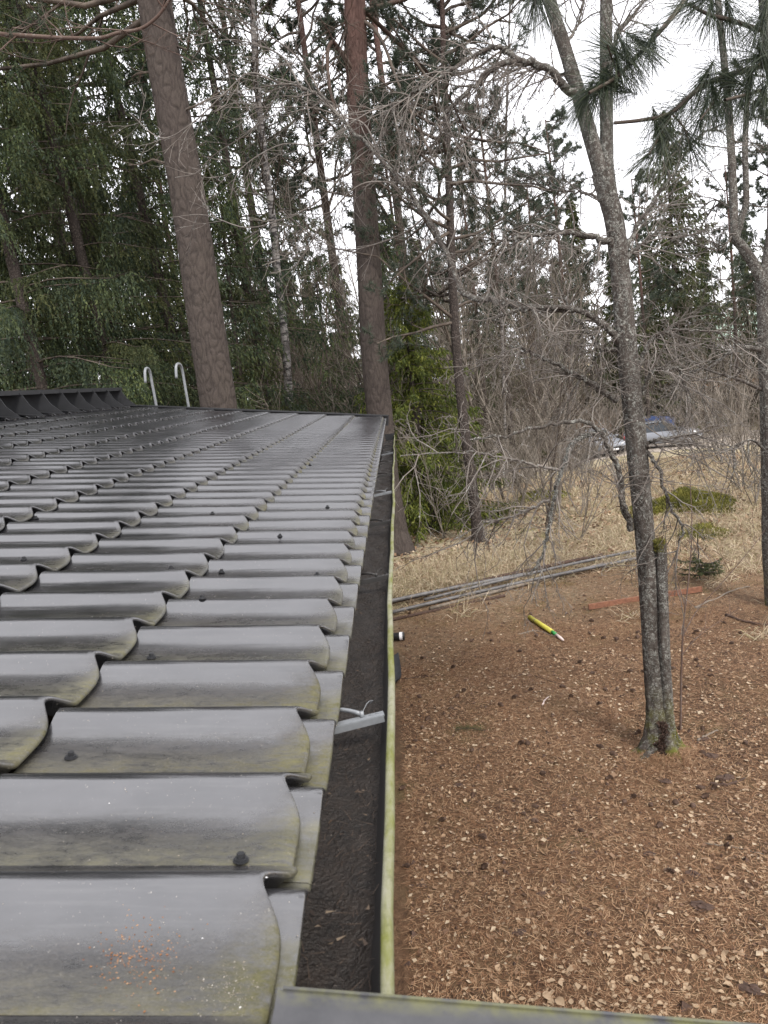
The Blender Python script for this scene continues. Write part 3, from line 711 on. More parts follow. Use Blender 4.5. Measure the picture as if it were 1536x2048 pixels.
paths = []
for pl, r0 in (([(709, 150), (695, 125, -.2), (676, 96, -.4), (664, 84, -.5), (655, 108, -.5), (658, 165, -.5), (670, 222, -.5)], .045),
               ([(722, 40), (745, 55, -.2), (768, 90, -.4), (790, 150, -.6), (818, 215, -.7), (846, 275, -.8), (872, 330, -.9)], .030),
               ([(676, 96, -.4), (685, 70, -.6), (694, 46, -.7), (680, 20, -.8)], .018),
               ([(722, 215), (700, 200, .2), (684, 165, .3)], .016), ([(728, 320), (752, 330, -.3), (790, 300, -.4)], .013)):
    paths = []; pp = px_path(pl, Yp, 22)-bs; paths.append((pp, np.linspace(r0, r0*.4, 22), 0))
    for k in range(7):
        i = rng.integers(8, 20); grow(paths, pp[i], rng.normal(size=3)+[0, 0, -.3], .8, .010, 1, 2, rng, (4, 4), (.8, .8), .25, -.02, .5, 5)
    b = MB(); tubes(b, paths, (8, 4, 3), .003); part('branch', b, MT['redtwig'] if r0 > .04 else MT['ptwig'], t)

# ------------------------------------------------------------------ slim pine with open crown right of the gutter
Yp = 12.7
pts = px_path([(960, 1098), (948, 1000), (935, 900), (922, 800), (912, 680), (904, 540), (899, 400), (893, 270), (888, 130), (884, 0), (878, -160), (872, -330)], Yp, 80)
bs = np.array([pts[0][0], pts[0][1], float(gz(pts[0][0], pts[0][1]))])
t = tree_base('pine_tree', 'slim young pine with thin reddish stem and sparse crown, right of the bright green spruce', 'pine tree', bs)
lp_ = pts-bs; lp_[0, 2] = -.1; b = MB(); bark_tube(b, lp_, np.interp(lp_[:, 2], [0, .3, 3, 6, 11], [.13, .095, .075, .058, .02]), 18, rng, .03); part('trunk', b, MT['pine'], t)
w_, c_ = pine_crown(np.random.default_rng(77), lp_, .38, 64, 1.9, (7, 5), .10, .0055, 20, .05); part('branches', w_, MT['ptwig'], t); part('crown', c_, MT['pn'], t)

# ------------------------------------------------------------------ spruces on the left
sp_kw = dict(zb=.6, R=3.1, dz=.56, nb=6, seg=.13, nspr=27, hang=1.7, tl=.80, sl=.056, zdense=9.5, wfac=.24, rnd_=.75, trunk_r=.12)
def sp_at(px, Y): p = P(px, 800, Y); return (p[0], Y, float(gz(p[0], Y))-.05)
s1 = make_spruce('big dark spruce with long hanging curtains of twigs at the far left', sp_at(105, 13.5), MT['sp_dark'], 27, seed=31, lean=(-.05, 0), **sp_kw)
s2 = make_spruce('broad olive-green drooping spruce between the far left spruce and the leaning pine', sp_at(250, 14.8), MT['sp_mid'], 25, seed=32, lean=(-.05, 0), **{**sp_kw, 'R': 2.9, 'hang': 1.25, 'tl': .65})
kw2 = dict(zb=.8, R=2.5, dz=.42, nb=5, seg=.17, nspr=10, hang=1.0, tl=.45, sl=.08, zdense=12, wfac=.2, rnd_=.6)
make_spruce('sparse spruce with brownish thinning lower branches right behind the leaning pine trunk', sp_at(535, 18.5), MT['sp_dark'], 19, seed=33, lean=(-.07, 0), **{**kw2, 'nb': 5, 'R': 3.0, 'hang': 1.5, 'tl': .6, 'trunk_r': .14})
make_spruce('dark spruce with thin hanging twigs showing left of the leaning pine trunk', sp_at(395, 16.5), MT['sp_dark'], 25, seed=38, lean=(-.06, 0), **{**kw2, 'nb': 6, 'R': 3.0, 'hang': 1.7, 'tl': .7, 'trunk_r': .12})
make_spruce('dense dark spruce filling the gap between birch and straight pine', sp_at(665, 21), MT['sp_dark'], 7.6, seed=34, **{**kw2, 'R': 2.4})
make_spruce('yellowish spruce low behind the leaning pine trunk', sp_at(470, 17), MT['sp_mid'], 8.4, seed=35, lean=(-.05, 0), **{**kw2, 'R': 2.0})
make_spruce('bright yellow-green young spruce growing beside the end of the gutter', (G(862, 1066)[0], G(845, 1062)[1], float(gz(.3, 14))-.05), MT['sp_lime'], 4.9, seed=36,
            zb=.15, R=1.9, dz=.17, nb=7, seg=.10, nspr=13, hang=1.1, tl=.34, sl=.065, droop=.42, wfac=.2, rnd_=.6)
make_spruce('slender dark spruce rising behind the bright green young spruce', sp_at(800, 17.5), MT['sp_dark'], 7.0, seed=37, **{**kw2, 'R': 1.7, 'dz': .3})
# ------------------------------------------------------------------ far spruces: one, then copies
far_kw = dict(zb=.8, R=4.9, dz=.60, nb=8, seg=.28, nspr=9, hang=.75, tl=.70, sl=.21, droop=.25, wfac=.22)
p = P(1362, 700, 31)
fs = make_spruce('tall olive-green spruce with clear pointed top, right of the lichen-covered tree', (P(1358, 700, 52)[0], 52, -3.0), MT['sp_mid'], 20.5, seed=41, lean=(0, 0), **far_kw)
fd = make_spruce('narrow grey-green far spruce just left of the lichen-covered trunk', (P(1165, 700, 56)[0], 56, -3.0), MT['sp_mid'], 16.7, seed=42, **{**far_kw, 'R': 2.6, 'hang': .6})
lr0 = random.Random(23)
fars = [(1500, 52, 13.2, 0), (1240, 55, 13, 1), (1075, 48, 12, 0), (1010, 58, 14, 1), (960, 44, 12, 0), (860, 50, 15, 1), (700, 46, 14, 0), (600, 40, 13, 1), (520, 36, 14, 0), (420, 38, 13, 1), (330, 30, 14, 0), (230, 27, 15, 1),
        (130, 30, 15, 0), (40, 26, 15, 1), (-80, 24, 14, 0), (-220, 28, 15, 1), (1640, 46, 15, 0), (1760, 40, 15, 1), (1420, 64, 14, 1), (1310, 70, 15, 0), (1130, 72, 15, 1), (1550, 70, 15, 0), (900, 70, 15, 1), (780, 66, 15, 0), (640, 62, 15, 1)]+[(lr0.uniform(300, 1150), lr0.uniform(55, 95), lr0.uniform(8, 12.5), i % 2) for i in range(26)]+[(lr0.uniform(1150, 1800), lr0.uniform(66, 105), lr0.uniform(8, 11), i % 2) for i in range(16)]
lr = random.Random(9)
for i, (px, Y, h, k) in enumerate(fars):
    src = fd if k else fs; p = P(px, 760, Y)
    dup(src, (p[0], Y, float(gz(p[0], Y))-.1), lr.uniform(0, 6), 'distant spruce in the wood behind the bare thicket', 'distant spruces in the wood behind', h/(16.7 if k else 20.5))
# distant pines
rng = np.random.default_rng(55)
tp = np.stack([np.sin(np.linspace(0, 3, 20))*.15, 0*np.linspace(0, 3, 20), np.linspace(-.1, 15, 20)], 1)
fp = tree_base('pine_tree', 'distant pine with a bare stem showing above the thicket', 'pine tree', (P(1130, 700, 34)[0], 34, -2.3), 'distant pines in the wood behind')
b = MB(); b.tube(tp, np.linspace(.14, .03, 20), 8); part('trunk', b, MT['pine'], fp)
w_, c_ = pine_crown(rng, tp, .42, 34, 2.3, (6, 5), .17, .016, 14); part('branches', w_, MT['ptwig'], fp); part('crown', c_, MT['pn'], fp)
for px, Y, s_ in ((1010, 26, .85), (1090, 40, 1.0), (1470, 38, .9), (960, 33, .95), (820, 30, 1.0), (600, 28, 1.0), (1290, 48, 1.05), (220, 22, 1.0), (395, 24, 1.1), (1560, 30, 1.0)):
    p = P(px, 760, Y); dup(fp, (p[0], Y, float(gz(p[0], Y))-.1), lr.uniform(0, 6), None, None, s_)
for px, Y, s_ in ((-60, 17, 1.45), (190, 19, 1.5), (250, 16.5, 1.5), (700, 27, 1.5), (60, 24, 1.5), (560, 27, 1.6), (830, 25, 1.4), (-250, 15, 1.4)):
    p = P(px, 760, Y); dup(fp, (p[0], Y, float(gz(p[0], Y))-.1), lr.uniform(0, 6), 'tall pine with its crown high above the spruces behind the roof', 'tall pines behind the roof', s_)
# ------------------------------------------------------------------ birches
rng = np.random.default_rng(61)
def birch(pl, Y, r, label):
    pts = px_path(pl, Y, 50); bs = pts[0].copy(); bs[2] = float(gz(bs[0], bs[1]))-.05
    t = tree_base('birch_tree', label, 'birch', bs); q = pts-bs; b = MB(); bark_tube(b, q, np.linspace(r, r*.45, 50)*.78, 14, rng, .03); part('trunk', b, MT['birch'], t)
    paths = []
    for k in range(20):
        i = rng.integers(18, 49); az = rng.uniform(0, 2*PI); grow(paths, q[i], (math.cos(az), math.sin(az), .8), 2.2, .018, 0, 2, rng, (6, 5), (.7, .8), .15, -.03, .5, 6)
    b = MB(); tubes(b, paths, (5, 3, 3), .004); part('branches', b, MT['ptwig'], t); return t
birch([(585, 1000), (578, 800), (570, 680), (556, 560), (545, 440), (530, 320), (515, 180), (506, 40), (498, -120), (485, -400)], 17, .13, 'slim white-barked birch behind the roof between the two big pine trunks')
birch([(1015, 1000), (1008, 800), (1003, 600), (1010, 420), (1012, 260), (1018, 80), (1024, -200)], 24, .07, 'thin pale birch stem in the thicket right of the slim young pine')

# ------------------------------------------------------------------ the lichen-covered tree at right
rng = np.random.default_rng(71)
YT = 5.3; K = YT*1.04/F_PX
bs = G(1327, 1512)
lt = tree_base('old_deciduous_tree', 'lichen-covered bare tree with forked trunk and moss at its foot standing on the needle litter', 'tree', bs)
def lpath(pl, n=20): return px_path(pl, YT, n)-bs
main = lpath([(1327, 1530), (1319, 1450), (1309, 1350), (1302, 1250), (1293, 1100), (1281, 980), (1270, 860), (1259, 760), (1248, 640), (1240, 540), (1230, 450), (1214, 385), (1204, 345)], 90)
def wpx(path_py): return np.interp(path_py, [345, 450, 640, 860, 1100, 1250, 1400, 1440, 1480, 1515, 1530], [35, 33, 36, 38, 37, 35, 43, 51, 67, 96, 116])*K/2
pyv = np.interp(np.linspace(0, 12, 90), range(13), [1530, 1450, 1350, 1250, 1100, 980, 860, 760, 640, 540, 450, 385, 345])
def flare_trunk(mb, pts, rad, n):
    k = len(pts); T = nrm(np.gradient(pts, axis=0)); U = nrm(np.cross(T, [0, 1, .05])); V = np.cross(T, U); th = np.arange(n)*2*PI/n
    f = np.clip((.42-(pts[:, 2]))/.42, 0, 1)[:, None]**2
    rr = np.random.default_rng(4).uniform(-1, 1, (k, n))*(1+f*2); zz = np.arange(k)[:, None]
    R = rad[:, None]*(1+.03*rr+.05*np.sin(3*th[None]+zz*.1)+.03*np.sin(8*th[None]+zz*.4)+f*(.26*np.sin(4*th[None]+.6)+.16*np.sin(7*th[None]+zz*.15)+.12*np.sin(13*th[None]+1)))
    mb.grid(pts[:, None]+R[..., None]*(np.cos(th)[None, :, None]*U[:, None]+np.sin(th)[None, :, None]*V[:, None]), True)
b = MB(); flare_trunk(b, main, wpx(pyv), 36)
hero = [(main, wpx(pyv), 0)]
stemL = lpath([(1214, 400), (1202, 345), (1178, 262), (1152, 172), (1128, 92), (1098, 0), (1060, -130), (1030, -300)], 40); rl = np.linspace(30, 18, 40)*K/2
stemR = lpath([(1222, 410), (1214, 340), (1213, 280), (1212, 150), (1212, 0), (1214, -140), (1225, -300)], 40); rr_ = np.linspace(28, 16, 40)*K/2
for s_, r_ in ((stemL, rl), (stemR, rr_)): bark_tube(b, s_, r_, 16, rng, .05); hero.append((s_, r_, 0))
part('trunk', b, MT['lichen'], lt)
stub = lpath([(1344, 1520, -.05), (1336, 1420, -.06), (1329, 1300, -.07), (1325, 1180, -.06), (1322, 1086, -.06)], 30); b = MB(); sr = np.linspace(24, 19, 30)*K/2
bark_tube(b, stub, sr, 16, rng, .06); hero.append((stub, sr, 0)); sb_ = part('broken_stem', b, MT['lichen'], lt, label='broken second stem with torn mossy top')
b = MB(); top = stub[-1]
for k in range(14):
    a = rng.uniform(0, 2*PI); r = rng.uniform(.2, .9)*sr[-1]; b.tube([top+[r*math.cos(a), r*math.sin(a), -.03], top+[r*math.cos(a)*1.05, r*math.sin(a), rng.uniform(.005, .05)]], [.011, .003], 5, True)
o = link('torn_wood', b.mesh('torn_wood', False), MT['stump'], sb_)
b = MB(); n = 1500; a = rng.uniform(0, 2*PI, n); r = sr[-1]*np.sqrt(rng.uniform(0, 1.5, n)); pp = top+np.stack([r*np.cos(a)-.012, r*np.sin(a), rng.uniform(-.06, .03, n)], 1)
d = nrm(rng.normal(size=(n, 3))+[0, 0, 1]); b.blades(pp, d, rng.uniform(.008, .02, n), nrm(np.cross(d, rng.normal(size=(n, 3))))*.003); o = link('moss', b.mesh('moss'), MT['moss'], sb_, kind='stuff')
# roots and the rotten hollow at the foot
for a, L, r in ((-2.75, .26, .024), (.05, .30, .024), (1.4, .3, .03), (2.6, .3, .03)):
    b = MB(); q = []
    for t_ in np.linspace(0, 1, 12):
        rr0 = .07+L*t_; aa = a+.5*t_*math.sin(a*3+1); q.append([math.cos(aa)*rr0, math.sin(aa)*rr0, .10*(1-t_)**2.4-.016-.022*t_])
    bark_tube(b, np.array(q), r*np.linspace(1.1, .4, 12), 10, rng, .14); part('root', b, MT['lichen'], lt)
n = 2600; a = rng.uniform(-2.4, -.9, n); zz = rng.uniform(.02, .27, n); pp = np.stack([np.interp(zz, main[:, 2], main[:, 0])+(.115-.1*zz)*np.cos(a)*1.02, np.interp(zz, main[:, 2], main[:, 1])+(.125-.13*zz)*np.sin(a), zz], 1)
d = nrm(rng.normal(size=(n, 3))+[0, -.4, .5]); b = MB(); keep = np.abs(a+1.6+.25*np.sin(zz*25)) < .25+1.6*(.28-zz)
b.blades(pp[keep], d[keep], rng.uniform(.012, .035, keep.sum()), nrm(np.cross(d, rng.normal(size=(n, 3))))[keep]*.005); part('rotten_hollow', b, MT['clod'], lt, kind='stuff')
n = 4200; a = rng.uniform(0, 2*PI, n); r = .10+np.abs(rng.normal(0, .10, n)); pp = np.stack([r*np.cos(a)+.01, r*np.sin(a), np.clip(.055-(r-.10)*.30, 0, .06)*rng.uniform(.3, 1.1, n)], 1); a2 = rng.uniform(0, 2*PI, n); b = MB()
b.blades(pp, nrm(np.stack([np.cos(a2), np.sin(a2), rng.normal(0, .25, n)], 1)), rng.uniform(.03, .07, n), np.stack([-np.sin(a2), np.cos(a2), 0*a2], 1)*.0013)
o = link('needle_drift', b.mesh('needle_drift'), MT['straw'], parent=ground, loc=lt.location, kind='stuff')
# moss on the foot
n = 1600; a = rng.uniform(-1.2, 1.4, n); zz = rng.uniform(.03, .33, n)**1.2; r = np.interp(zz, [0, .1, .3], [.155, .118, .088])
pp = np.interp(zz, main[:, 2], main[:, 0])+r*np.cos(a), np.interp(zz, main[:, 2], main[:, 1])-r*np.abs(np.sin(a))*.9, zz
pp = np.stack(pp, 1); d = nrm(np.stack([np.cos(a), -np.abs(np.sin(a)), .5+0*a], 1)+rng.normal(0, .5, (n, 3))); b = MB(); keep = np.sin(a*3+zz*30) > -.4
b.blades(pp[keep], d[keep], rng.uniform(.006, .015, keep.sum()), nrm(np.cross(d, rng.normal(size=(n, 3))))[keep]*.003); part('moss', b, MT['moss'], lt, kind='stuff')
# limbs
limbs = [
 ([(1262, 1060), (1248, 1010, -.05), (1240, 955, -.1), (1222, 905, -.15), (1200, 865, -.2), (1165, 842, -.25), (1105, 850, -.3), (1020, 868, -.35), (940, 880, -.4)], .020, 7, -.25),
 ([(1200, 865, -.2), (1150, 880, -.25), (1128, 930, -.3), (1108, 985, -.3), (1098, 1050, -.3), (1090, 1095, -.3), (1062, 1150, -.3)], .013, 6, -.5),
 ([(1120, 940, -.3), (1070, 930, -.35), (1010, 915, -.4), (930, 905, -.4), (800, 912, -.4)], .008, 8, -.3),
 ([(1100, 1000, -.3), (1060, 1018, -.3), (1000, 1040, -.4), (960, 1050, -.4), (900, 1085, -.45)], .008, 6, -.3),
 ([(1240, 690), (1222, 662, -.05), (1195, 640, -.1), (1150, 618, -.15), (1090, 616, -.2), (1030, 622, -.3), (985, 640, -.3)], .022, 12, -.35),
 ([(1150, 618, -.15), (1060, 617, -.1), (990, 602, 0), (930, 588, .1), (902, 525, .2), (852, 432, .3), (800, 365, .3), (742, 296, .3), (700, 258, .3), (648, 200, .3), (600, 172, .3), (562, 168, .3)], .020, 14, -.15),
 ([(1238, 495), (1205, 482, -.05), (1165, 470, -.1), (1105, 466, -.2), (1050, 474, -.25), (995, 480, -.3)], .022, 14, -.4),
 ([(1165, 200), (1130, 175, -.1), (1085, 132, -.15), (1040, 122, -.2), (990, 135, -.25), (940, 180, -.3), (900, 215, -.35), (862, 268, -.4)], .024, 16, -.3),
 ([(1040, 122, -.2), (1008, 100, -.2), (975, 98, -.25), (900, 140, -.3), (820, 190, -.3), (770, 230, -.3)], .016, 14, -.25),
 ([(1150, 165), (1090, 134, .05), (1040, 130, .1), (1000, 150, .1)], .012, 6, -.2),
 ([(1252, 515), (1275, 495, .05), (1302, 475, .1), (1330, 455, .15)], .014, 6, .1),
 ([(1252, 500), (1275, 450, .1), (1310, 400, .2), (1345, 350, .2), (1390, 280, .3), (1440, 250, .3)], .013, 10, .1),
 ([(1276, 745), (1290, 700, .05), (1310, 675, .1), (1350, 660, .1), (1420, 665, .2), (1500, 700, .3)], .013, 10, -.2),
 ([(1285, 790), (1300, 745, -.05), (1330, 738, -.05), (1362, 742, -.05), (1372, 775, -.05), (1385, 810, -.05)], .012, 8, -.2),
 ([(1285, 905), (1300, 885, -.05), (1330, 876, -.1), (1365, 874, -.1), (1395, 865, -.1)], .012, 8, -.05),
 ([(1290, 900), (1312, 925, -.1), (1328, 975, -.1), (1345, 1020, -.1), (1366, 1055, -.1), (1358, 1085, -.1), (1352, 1110, -.1)], .012, 5, -.4),
 ([(1236, 800), (1216, 790, 0), (1180, 765, -.05), (1150, 748, -.1), (1100, 722, -.15), (1060, 705, -.2), (1020, 690, -.2)], .020, 12, -.3),
 ([(1248, 700), (1215, 700, 0), (1195, 690, 0), (1170, 655, .05), (1140, 620, .1), (1115, 560, .1)], .014, 8, -.1),
 ([(1230, 470), (1200, 400, .2), (1160, 385, .3), (1110, 380, .4), (1050, 350, .4)], .010, 8, .0),
 ([(1262, 1050), (1245, 1000, -.1), (1240, 970, -.1), (1243, 950, -.12)], .014, 3, -.2),
 ([(1214, 140), (1240, 60, .1), (1280, 10, .2), (1330, -60, .2)], .014, 8, .1),
 ([(1128, 92), (1160, 40, .1), (1170, -40, .1)], .010, 6, .1),
]
for pl, r0, nk, dr in limbs:
    n = 10+4*len(pl); pp = lpath(pl, n); pp[2:-1] += rng.normal(0, .006, pp[2:-1].shape); b = MB()
    paths = [(pp, np.linspace(r0*1.25, r0*.30, n), 0)]
    for k in range(int(nk*2.1)):
        i = int(rng.uniform(.18, 1)*(n-2)); T = nrm(pp[i+1]-pp[i]); c = rot_about(T, perp(T, rng), rng.uniform(.5, 1.2))+np.array([0, -.05, dr*.6])
        grow(paths, pp[i], c, rng.uniform(.22, .60), .0052, 1, 3, rng, (0, 5, 3), (.7, .75, .8), .20, dr*.30, .48, 6, .12)
    tubes(b, paths[:1], (8,), .0015); br_ = part('branch', b, MT['lichen'] if r0 > .011 else MT['twig'], lt); b = MB(); tubes(b, paths[1:], (8, 5, 3, 3), .0016)
    tw_ = link('twigs', b.mesh('twigs'), MT['twig'], br_, kind='stuff'); hero += paths
b = MB(); flakes(b, [h for h in hero if h[2] == 0 and h[1][0] > .033], rng, 2000, .0055); flakes(b, [h for h in hero if h[2] == 0 and h[1][0] <= .033], rng, 130, .0075); flakes(b, [h for h in hero if 1 <= h[2] <= 2], rng, 12, .0075)
heavy = [h for h in hero if h[2] == 0 and abs(h[1][0]-.013*1.25) < .0004]; flakes(b, heavy[:1], rng, 1500, .0085)
part('lichen', b, MT['flake'], lt, kind='stuff')
# long thin overhanging shoots, top left
arcs = [[(700, 258), (655, 205), (600, 172), (565, 175), (540, 212), (500, 262), (425, 312), (395, 345), (350, 355)], [(562, 168), (500, 146), (450, 186), (380, 250), (320, 275), (258, 225)],
        [(742, 296), (700, 330), (640, 400), (560, 440), (490, 455), (410, 430), (340, 435)], [(760, 310), (730, 250), (690, 235), (620, 215), (540, 215), (450, 215)], [(800, 365), (720, 370), (650, 440), (600, 520), (560, 560)],
        [(852, 432), (800, 470), (700, 500), (640, 480), (560, 420)], [(690, 256), (640, 290), (560, 290), (480, 340), (460, 400)], [(648, 200), (600, 120), (520, 60), (430, 20)], [(600, 172), (560, 110), (470, 80), (390, 90)]]
b = MB(); paths = []
for k, pl in enumerate(arcs):
    pp = px_path([(x, y, .3+.06*j) for j, (x, y) in enumerate(pl)], YT, 30)-bs; paths.append((pp, np.linspace(.0068, .0028, 30), 0))
    for j in range(16):
        i = rng.integers(5, 28); T = nrm(pp[i+1]-pp[i]); grow(paths, pp[i], rot_about(T, perp(T, rng), .8), .32, .0028, 1, 2, rng, (0, 3), (.6, .6), .15, -.02, .5, 5)
tubes(b, paths, (5, 3, 3), .0019); part('overhanging_shoots', b, MT['twig'], lt)

# ------------------------------------------------------------------ tree at the right edge
YE = 8.2; bs = G(1532, 1208); rng = np.random.default_rng(81); KE = YE*1.04/F_PX
et = tree_base('old_deciduous_tree', 'pale lichen-crusted bare tree cut off by the right edge of the photo', 'tree', bs)
paths = []
for pl, w0, w1 in (([(1550, 1225), (1545, 1100), (1542, 950), (1538, 800), (1534, 700), (1534, 600), (1526, 560)], 36, 31), ([(1526, 565), (1503, 520), (1482, 490), (1470, 470), (1466, 380), (1459, 250), (1448, 120), (1436, 0), (1420, -200)], 20, 8),
                   ([(1528, 570), (1545, 480), (1548, 400), (1546, 300), (1550, 150), (1560, -50)], 25, 14), ([(1470, 480), (1482, 440), (1492, 400), (1490, 300), (1496, 180)], 14, 8)):
    pp = px_path(pl, YE, 40)-bs; paths.append((pp, np.linspace(w0, w1, 40)*KE/2, 0))
b = MB()
for pp, r, l in paths: bark_tube(b, pp, r, 18, rng, .06)
part('trunk', b, MT['lichen'], et)
pb = []
for pl, r0 in (([(1522, 700), (1490, 695, -.2), (1460, 705, -.3), (1430, 728, -.4), (1410, 740, -.4)], .03), ([(1524, 780), (1480, 760, -.2), (1430, 745, -.4), (1390, 730, -.4)], .02), ([(1465, 420), (1430, 400, .1), (1400, 420, .2)], .012), ([(1466, 470), (1440, 500, -.1), (1400, 490, -.2)], .012), ([(1528, 900), (1500, 880, -.2), (1450, 900, -.3)], .013)):
    k0 = len(pb); pp = px_path(pl, YE, 16)-bs; pb.append((pp, np.linspace(r0, r0*.4, 16), 0))
    for k in range(9):
        i = rng.integers(3, 15); T = nrm(pp[i+1]-pp[i]); grow(pb, pp[i], rot_about(T, perp(T, rng), .9), .6, .007, 1, 3, rng, (0, 4, 3), (.7, .7, .7), .2, -.05, .5, 6)
    b = MB(); tubes(b, pb[k0:], (7, 4, 3, 3), .0024); part('branch', b, MT['lichen'], et)
b = MB(); flakes(b, paths, rng, 800, .009); flakes(b, pb, rng, 10, .009, 1); part('lichen', b, MT['flake'], et, kind='stuff')

# ------------------------------------------------------------------ long-needled pine close by, top right
YN = 2.1; rng = np.random.default_rng(91); bn = P(1680, 1500, YN); bn[2] = 0
np_ = tree_base('pine_tree', 'young long-needled pine close to the camera with brushy tufts at the top right', 'pine tree', bn)
pp = np.vstack([spline([bn, P(1640, 700, YN), P(1590, 300, YN), P(1548, 120, YN), P(1530, -60, YN), P(1518, -260, YN)], 40)])-bn
b = MB(); bark_tube(b, pp, np.linspace(.036, .015, 40), 12, rng, .04); part('trunk', b, MT['pine'], np_)
br = [([(1528, 130), (1453, 152, -.05), (1398, 176, -.1), (1343, 226, -.1), (1285, 240, -.1), (1228, 246, -.1)], .0075), ([(1390, -30, .1), (1343, 36, 0), (1298, 86, -.05), (1238, 150, -.1), (1178, 186, -.15)], .007), ([(1453, 152, -.05), (1430, 200, -.1), (1400, 240, -.15)], .004),
      ([(1520, 60), (1460, 40, -.1), (1420, 30, -.1), (1380, 10, -.1)], .006), ([(1343, 226, -.1), (1320, 270, -.1), (1296, 312, -.12)], .004), ([(1526, 180), (1490, 190, -.1), (1450, 200, -.2)], .006), ([(1120, -80, 0), (1085, -20, -.1), (1068, 10, -.1)], .004),
      ([(1238, 150, -.1), (1225, 120, -.1), (1215, 90, -.15)], .003), ([(1343, 226, -.1), (1370, 260, -.1), (1380, 300, -.1)], .003), ([(1500, -40), (1440, -60, .1), (1390, -30, .1)], .006)]
for pl, r in br:
    b = MB(); b.tube(px_path(pl, YN, 14)-bn, np.linspace(r, r*.55, 14), 6); part('branch', b, MT['ptwig'], np_)
def brush(px, py, dx, dy, n=150, ln=.15, dY=-.1, back=.07, fan=.55):
    c = P(px, py, YN+dY)-bn; a = nrm(RT*dx-UP*dy+FW*rng.uniform(-.3, .3)); m = n
    tt = rng.uniform(0, 1, m)**.7; p = c-a*(back*tt)[:, None]; s_ = nrm(np.cross(a, rng.normal(size=(m, 3))))
    ang = rng.uniform(.1, 1, m)*(.35+fan*tt+.35); d = nrm(a*np.cos(ang)[:, None]+s_*np.sin(ang)[:, None]+np.array([0, 0, -.12])); L = ln*rng.uniform(.75, 1.1, m)
    sd = nrm(np.cross(d, rng.normal(size=(m, 3)))); wv = sd*.00055; mid = p+d*(L*.55)[:, None]; d2 = nrm(d+np.array([0, 0, -.16])+rng.normal(0, .05, d.shape)); tip = mid+d2*(L*.45)[:, None]
    v = np.stack([p-wv, p+wv, mid+wv*.9, mid-wv*.9, tip], 1); i0 = np.arange(m)*5
    return v, np.stack([i0, i0+1, i0+2, i0+3], 1), np.stack([i0+3, i0+2, i0+4], 1)
spec_ = [(1178, 186, -1, .55), (1200, 178, -.3, .9), (1225, 165, -.6, -.2), (1165, 205, -.5, 1), (1238, 150, .2, .9), (1215, 90, -.5, -.5), (1290, 92, .5, .6), (1298, 86, -.4, .8), (1262, 120, .4, .5),
         (1398, 176, -.4, .8), (1400, 240, -.3, 1), (1343, 226, -.7, .6), (1296, 312, -.6, .6), (1380, 300, .1, 1), (1430, 200, .2, 1), (1450, 200, -.3, .9), (1453, 152, -.6, -.3), (1490, 190, -.2, 1), (1380, 10, -.8, .4), (1420, 30, -.2, .9), (1460, 40, .2, 1),
         (1068, 10, -.2, 1), (1076, 0, .3, .9), (1500, 120, -.8, .3), (1510, 60, -.5, .8), (1520, 200, -.3, .9), (1528, 130, .2, .9), (1390, -30, -.5, .7), (1530, 20, -.2, 1), (1320, 268, .3, 1)]
b = MB()
for s_ in spec_:
    v, q, tt = brush(*s_); b.add(v, q=q, t=tt)
part('needles', b, MT['pn_near'], np_, kind='stuff')
# reddish pine limb reaching in at the top left
YB_ = 6.0; p0 = P(-260, 40, YB_); bl = np.array([p0[0]-.4, YB_, 0.0])
pl_ = tree_base('pine_tree', 'pine whose crooked reddish limb reaches in at the top left corner', 'pine tree', bl)
b = MB(); pp = spline([bl, bl+[.05, 0, 3], bl+[.1, 0, 6.5], bl+[.1, .1, 9]], 30)-bl; bark_tube(b, pp, np.linspace(.2, .09, 30), 16, rng, .03); part('trunk', b, MT['pine'], pl_)
lb_ = px_path([(-300, 40), (-100, 50), (0, 68), (60, 72), (130, 76), (200, 76), (235, 66), (280, 58), (312, 36), (332, 10), (350, -20), (380, -80)], YB_, 40)-bl; lb_[0] = pp[int(np.argmin(abs(pp[:, 2]-lb_[0][2])))]
paths = [(lb_, np.linspace(.018, .009, 40), 0)]
for k in range(16):
    i = rng.integers(8, 38); grow(paths, lb_[i], rng.normal(size=3)+[0, 0, .1], .5, .006, 1, 2, rng, (0, 5), (.8, .8), .25, .05, .5, 5)
b = MB(); tubes(b, paths, (8, 4, 3), .0018); part('branch', b, MT['redtwig'], pl_)
e = [p[-1] for p, r, l in paths if l >= 1]; d = [nrm(p[-1]-p[-2]) for p, r, l in paths if l >= 1]; b = MB(); sel = [i for i in range(len(e)) if e[i][0]+bl[0] < P(150, 70, YB_)[0]]
if sel: tufts(b, np.array(e)[sel], np.array(d)[sel], rng, 40, .055, .0012); part('crown', b, MT['pn'], pl_)

